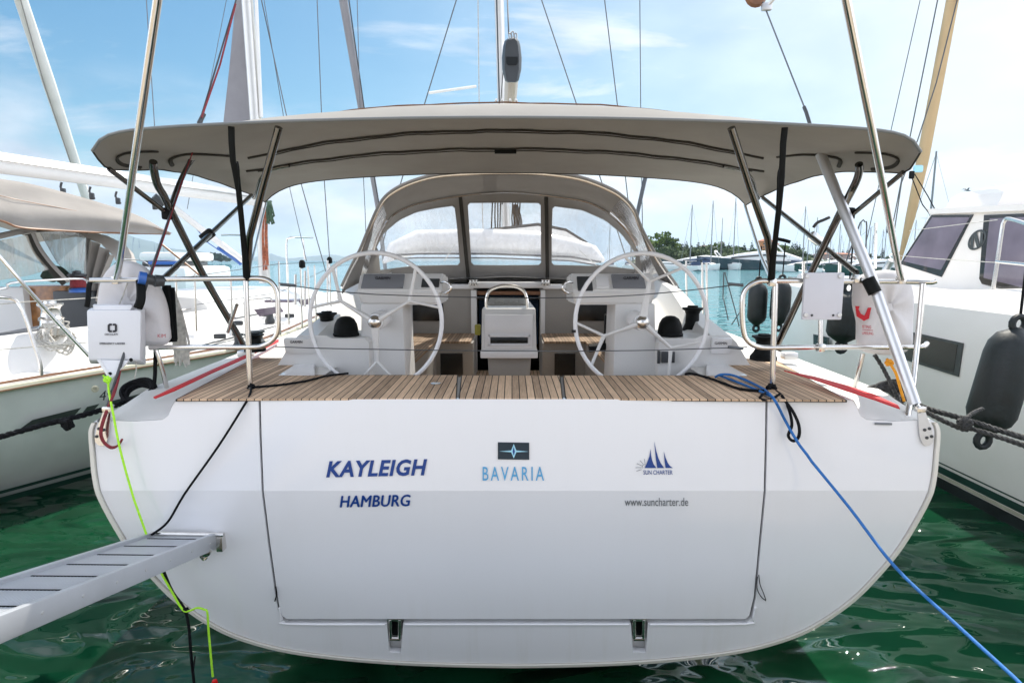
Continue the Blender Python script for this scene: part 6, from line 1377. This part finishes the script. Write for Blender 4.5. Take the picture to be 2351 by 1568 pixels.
mb = MB(); mb.grid([[at(450, 599, 612), at(488, 598, 610), at(524, 599, 612)], [at(452, 597.5, 625), at(488, 596.5, 625), at(522, 597.5, 625)]]); tag(mb.build('islet_ground', mat('islet_rock', (.12,.11,.08), .9)), kind='structure')
# houses among the trees
def house(px, py, w_, h_, Y, col, label):
    c = at(px, py, Y); s = Y/FP; o = thing('house', label, 'house', (c.x, Y, c.z), 'houses on the far headland')
    W, H = w_*s, h_*s
    mb = MB(); mb.box((c.x-W/2, Y, c.z-1.5), (c.x+W/2, Y+W*.8, c.z+H), .02); mb.build('wall', mat('wall_paint', col, .8), o)
    mb = MB(); z = c.z+H; a = [V((c.x-W*.56, Y-.3, z)), V((c.x+W*.56, Y-.3, z)), V((c.x+W*.56, Y+W*.85, z)), V((c.x-W*.56, Y+W*.85, z))]; r = [V((c.x-W*.2, Y+W*.4, z+H*.28)), V((c.x+W*.2, Y+W*.4, z+H*.28))]
    mb.add(a+r, [(0,1,5,4),(1,2,5),(2,3,4,5),(3,0,4),(0,3,2,1)]); mb.build('roof', mat('roof_tiles', (.38,.14,.07), .8, var=.2), o, False)
    for i in range(3):
        for j in range(2):
            x = c.x + (i-1)*W*.3; z = c.z + H*(.25+.4*j); mb = MB(); mb.box((x-W*.05, Y-.04, z-H*.08), (x+W*.05, Y+.02, z+H*.10)); mb.build('window', M['glassk'], o, False)
house(1762, 572, 30, 18, 207, (.55,.26,.11), 'orange house with red tiled roof among the trees on the far shore')
house(1783, 571, 12, 10, 212, (.55,.5,.45), 'small pale house right of the orange house on the far shore')
house(1628, 570, 34, 5, 222, (.6,.56,.5), 'long low pale building between cypresses on the far shore')
house(1930, 598, 70, 14, 215, (.42,.30,.26), 'long brick coloured harbour shed behind the right marina boats')
# ---- boats in the marina
def sailboat_proto():
    o = {}
    rows = []
    for x, b, zb, zt in ((-5.5,1.4,.1,1.1),(-3,1.75,-.3,1.05),(0,1.9,-.4,1.1),(3,1.4,-.3,1.2),(5,.5,-.1,1.35),(5.9,.03,.5,1.45)):
        rows.append([V((x, b*.2, zb)), V((x, b*.8, zb+.25)), V((x, b, zt)), V((x, -b, zt)), V((x, -b*.8, zb+.25)), V((x, -b*.2, zb))])
    mb = MB(); vs = mb.grid(rows, closeu=True); mb.bm.faces.new(vs[0]); mb.bm.faces.new(vs[-1]); bmesh.ops.recalc_face_normals(mb.bm, faces=list(mb.bm.faces)); o['hull'] = (mb, M['white'])
    mb = MB(); mb.hexa([V((-2.2,-1,1.0)), V((3,-.7,1.1)), V((-2.2,1,1.0)), V((3,.7,1.1)), V((-2.0,-.8,1.6)), V((2.2,-.55,1.45)), V((-2.0,.8,1.6)), V((2.2,.55,1.45))], .06); o['cabin'] = (mb, M['gel2'])
    mb = MB(); mb.box((-1.9,-1.02,1.25), (1.6,1.02,1.42)); o['cabin_window'] = (mb, M['glassk'])
    mb = MB(); mb.tube([V((.8,0,1)), V((.7,0,14.5))], [.13,.09], n=6); o['mast'] = (mb, mat('grey_mast', (.20, .21, .22), .5))
    mb = MB(); mb.tube([V((.7,0,2.3)), V((-3.6,0,2.35))], .14, n=6); o['boom'] = (mb, mat('blue_sail_cover', (.05,.08,.16), .8))
    mb = MB()
    mb.tube([V((.7,0,14.3)), V((5.7,0,1.4))], .035, n=4); o['forestay'] = (mb, M['grey'])
    mb = MB(); mb.tube([V((.7,0,14.3)), V((-5.4,0,1.1))], .018, n=4)
    o['backstay'] = (mb, M['wire'])
    mb = MB(); mb.tube([V((.7,-1.1,7.4)), V((.7,1.1,7.4))], .035, n=4); o['spreader'] = (mb, M['mast'])
    mb = MB(); mb.hexa([V((-4,-1,2.5)), V((-1.8,-1,2.5)), V((-4,1,2.5)), V((-1.8,1,2.5)), V((-3.9,-.9,2.62)), V((-1.9,-.9,2.62)), V((-3.9,.9,2.62)), V((-1.9,.9,2.62))], .03); mb.hexa([V((-2.2,-1.1,1.2)), V((-.8,-.9,1.2)), V((-2.2,1.1,1.2)), V((-.8,.9,1.2)), V((-2.2,-.9,2.1)), V((-1.6,-.7,2.0)), V((-2.2,.9,2.1)), V((-1.6,.7,2.0))], .05); o['sprayhood'] = (mb, mat('blue_canvas', (.04,.07,.14), .9))
    res = {}
    for k, (b, m_) in o.items(): ob = b.build(k, m_, None); res[k] = ob.data; bpy.data.objects.remove(ob)
    return res
SB = sailboat_proto(); boats = []
for px, ptop, Y, rot in ((1588,470,150,1.75),(1629,462,160,1.62),(1681,455,165,1.5),(1446,498,170,1.55),(1655,500,178,1.3),(1838,475,140,1.7),(1856,525,110,1.6),(1868,500,120,1.5),(1883,540,150,1.6),(1895,520,130,1.65),(1906,528,115,1.45),(1921,515,125,1.6),(1930,540,140,1.6),(1944,505,135,1.5),(1957,520,120,1.6),(1968,532,145,1.6),(1975,510,125,1.7),(1991,522,130,1.6),(2003,540,120,1.5),(2020,528,140,1.6),(2033,515,130,1.6),(2047,530,120,1.6),(2138,345,60,1.6),(2122,470,95,1.55),(2160,500,110,1.6),(2100,505,105,1.6),(1760,520,210,1.6),(1400,515,190,1.6)):
    boats.append((px, ptop, Y, rot))
boats.sort(); 
for i, (px, ptop, Y, rot) in enumerate(boats):
    b = atz(px, 598+2.5/Y*FP*1.0, 0); base = V((ray(px, 600).x/ray(px, 600).y*Y, Y, 0)); h = at(px, ptop, Y).z/14.5
    h = max(.45, min(2.2, h))
    o = thing('sailboat', 'distant white sailboat with tall mast in the marina, %s mast counted from the left' % ordn(i), 'sailboat', tuple(base), 'sailboats moored in the far marina')
    o.rotation_euler.z = rot + (math.pi if i % 2 else 0); o.scale = (min(h, 1.15), min(h, 1.1), h)
    for nm, me in SB.items(): c = bpy.data.objects.new(nm, me); COL.objects.link(c); c.parent = o
def motor_proto(hullm):
    res = {}
    def put(k, b, m_): ob = b.build(k, m_, None); res[k] = ob.data; bpy.data.objects.remove(ob)
    rows = []
    for x, b, zb, zt in ((-10,2.4,0,2.0),(-5,2.6,-.4,2.1),(0,2.6,-.4,2.3),(5,2.1,-.3,2.7),(9,.9,0,3.1),(11,.05,.9,3.3)):
        rows.append([V((x, b*.6, zb)), V((x, b*.95, zb+.5)), V((x, b, zt)), V((x, -b, zt)), V((x, -b*.95, zb+.5)), V((x, -b*.6, zb))])
    mb = MB(); vs = mb.grid(rows, closeu=True); mb.bm.faces.new(vs[0]); mb.bm.faces.new(vs[-1]); bmesh.ops.recalc_face_normals(mb.bm, faces=list(mb.bm.faces)); put('hull', mb, hullm)
    mb = MB(); rows = []
    for x, b, z in ((-8,1.9,2.9),(-5,2.0,4.2),(-1,2.0,4.6),(3,1.7,3.9),(6.5,1.1,2.95)): rows.append([V((x, b, 2.0)), V((x, b*.9, z-.35)), V((x, b*.7, z)), V((x, -b*.7, z)), V((x, -b*.9, z-.35)), V((x, -b, 2.0))])
    vs = mb.grid(rows); mb.bm.faces.new(vs[0]); mb.bm.faces.new(vs[-1]); bmesh.ops.recalc_face_normals(mb.bm, faces=list(mb.bm.faces)); put('superstructure', mb, M['white'])
    mb = MB(); rows = [[V((x, s*1.0*b, z)) for s in (1,)] + [V((x, b*.97, z+.35))] for x, b, z in ((-5,2.02,3.1),(-1,2.04,3.4),(3,1.8,3.0),(5,1.5,2.7))]
    mb.grid(rows); rows = [[V((x, -b, z)), V((x, -b*.97, z+.35))] for x, b, z in ((-5,2.02,3.1),(-1,2.04,3.4),(3,1.8,3.0),(5,1.5,2.7))]; mb.grid(rows); put('cabin_window', mb, M['glassk'])
    mb = MB(); mb.tube([V((-4.5,-1.5,4.3)), V((-3.6,-1.3,5.6)), V((-3.6,1.3,5.6)), V((-4.5,1.5,4.3))], .16, n=6, sm=3); put('radar_arch', mb, M['white'])
    mb = MB(); mb.lathe(V((-3.6,0,5.6)), (0,0,1), [(.1,0),(.45,.15),(.45,.4),(.2,.6),(0,.62)], 12); put('radar_dome', mb, M['white'])
    return res
MW, MD, MG = motor_proto(M['white']), motor_proto(mat('dark_blue_hull', (.01,.03,.045), .15, coat=.5)), motor_proto(mat('dark_green_hull', (.01,.05,.04), .15, coat=.5))
mlist = [(1735,165,1.15,MD,0,'long dark hulled motor yacht with white superstructure before the wooded shore'),(1610,175,.9,MD,0,'dark low motor yacht left of the long dark yacht at the far shore'),(1520,170,.5,MW,0,'small white motorboat at the left end of the far shore'),
         (1925,120,.62,MG,0,'dark green hulled motor yacht behind the crossing steel tubes on the right'),(2010,105,.62,MG,0,'dark green hulled motor yacht just left of the catamaran cabin'),(1855,135,.55,MW,0,'white motorboat in the marina behind the black strap'),(1880,150,.5,MW,0,'white motorboat beyond the green motor yacht, left one'),(1965,150,.6,MW,0,'white motorboat in the marina between the two green motor yachts'),(2060,140,.6,MW,0,'white motorboat in the marina next to the tan furled sail')]
for px, Y, s_, pr, rot, lbl in mlist:
    x = ray(px, 600).x/ray(px, 600).y*Y; o = thing('motor_yacht', lbl, 'motorboat', (x, Y, 0), 'motor yachts in the far marina'); o.rotation_euler.z = math.pi + rot; o.scale = (s_*1.25, s_, s_*.95)
    for nm, me in pr.items(): c = bpy.data.objects.new(nm, me); COL.objects.link(c); c.parent = o
mb = MB(); mb.box((60, 172, 0), (300, 178, .9)); tag(mb.build('harbour_mole', mat('concrete', (.38,.36,.32), .9, var=.15, vscale=.4)), 'low pale concrete mole behind the marina boats', 'mole')
# ---- distant hills
def hills(name, prof, Y, dY, col):
    P = smooth_path([V((x, y, 0)) for x, y in prof], 8); rr = random.Random(name); rows = [[], [], [], []]
    for i, p in enumerate(P):
        q = at(p.x, p.y + rr.uniform(-.5, .5), Y); rows[0].append(V((at(p.x, 600, Y-dY).x, Y-dY, -2))); rows[1].append(V((q.x*(1-dY*.5/Y), Y-dY*.5+rr.uniform(-.05,.05)*dY, q.z*.55+rr.uniform(-.04,.04)*q.z))); rows[2].append(q); rows[3].append(V((q.x*1.1, Y+dY, -2)))
    mb = MB(); mb.grid(rows); tag(mb.build(name, mat(name+'_scrub', col, .95, var=.3, vscale=.004)), kind='structure')
hills('hills', [(-500,590),(-300,560),(-100,520),(60,505),(150,508),(220,518),(260,527),(287,536),(309,545),(355,556),(396,571),(465,578),(506,586),(560,594),(600,598)], 5200, 900, (.06,.085,.05))
hills('far_hills', [(560,598),(600,586),(623,583),(638,588),(660,593),(690,591),(720,588),(745,586),(768,585),(793,590),(850,594),(920,590),(1000,594),(1100,592),(1200,596),(1300,598)], 7000, 600, (.07,.09,.06))
# ---- gull
gu = thing('gull', 'tiny gull flying in the white sky above the catamaran', 'bird', at(2220, 438, 40))
c = at(2220, 438, 40)
mb = MB(); mb.tube([c+V((-.25,0,.02)), c+V((-.08,0,.03)), c+V((.1,0,.0)), c+V((.24,0,-.03))], [.01,.05,.055,.01], n=8); mb.build('body', M['grey'], gu)
for s_ in (-1, 1):
    mb = MB(); mb.add([c+V((-.05,0,.03)), c+V((.08,0,.03)), c+V((.02,s_*.2,.16)), c+V((-.06,s_*.2,.16)), c+V((-.10,s_*.45,.06))], [(0,1,2,3),(3,2,4)]); mb.build('wing', M['dgrey'], gu, False)
# ---- air
hz = bpy.data.materials.new('haze_air'); hz.use_nodes = True; t = hz.node_tree; t.nodes.remove(t.nodes['Principled BSDF'])
pv = t.nodes.new('ShaderNodeVolumePrincipled'); pv.inputs['Color'].default_value = (.62, .82, 1.0, 1); pv.inputs['Density'].default_value = .00014; pv.inputs['Anisotropy'].default_value = .2
t.links.new(pv.outputs[0], t.nodes['Material Output'].inputs['Volume'])
mb = MB(); mb.box((-9600, -60, -3.5), (9600, 9700, 400)); tag(mb.build('haze', hz, None, False), kind='stuff')
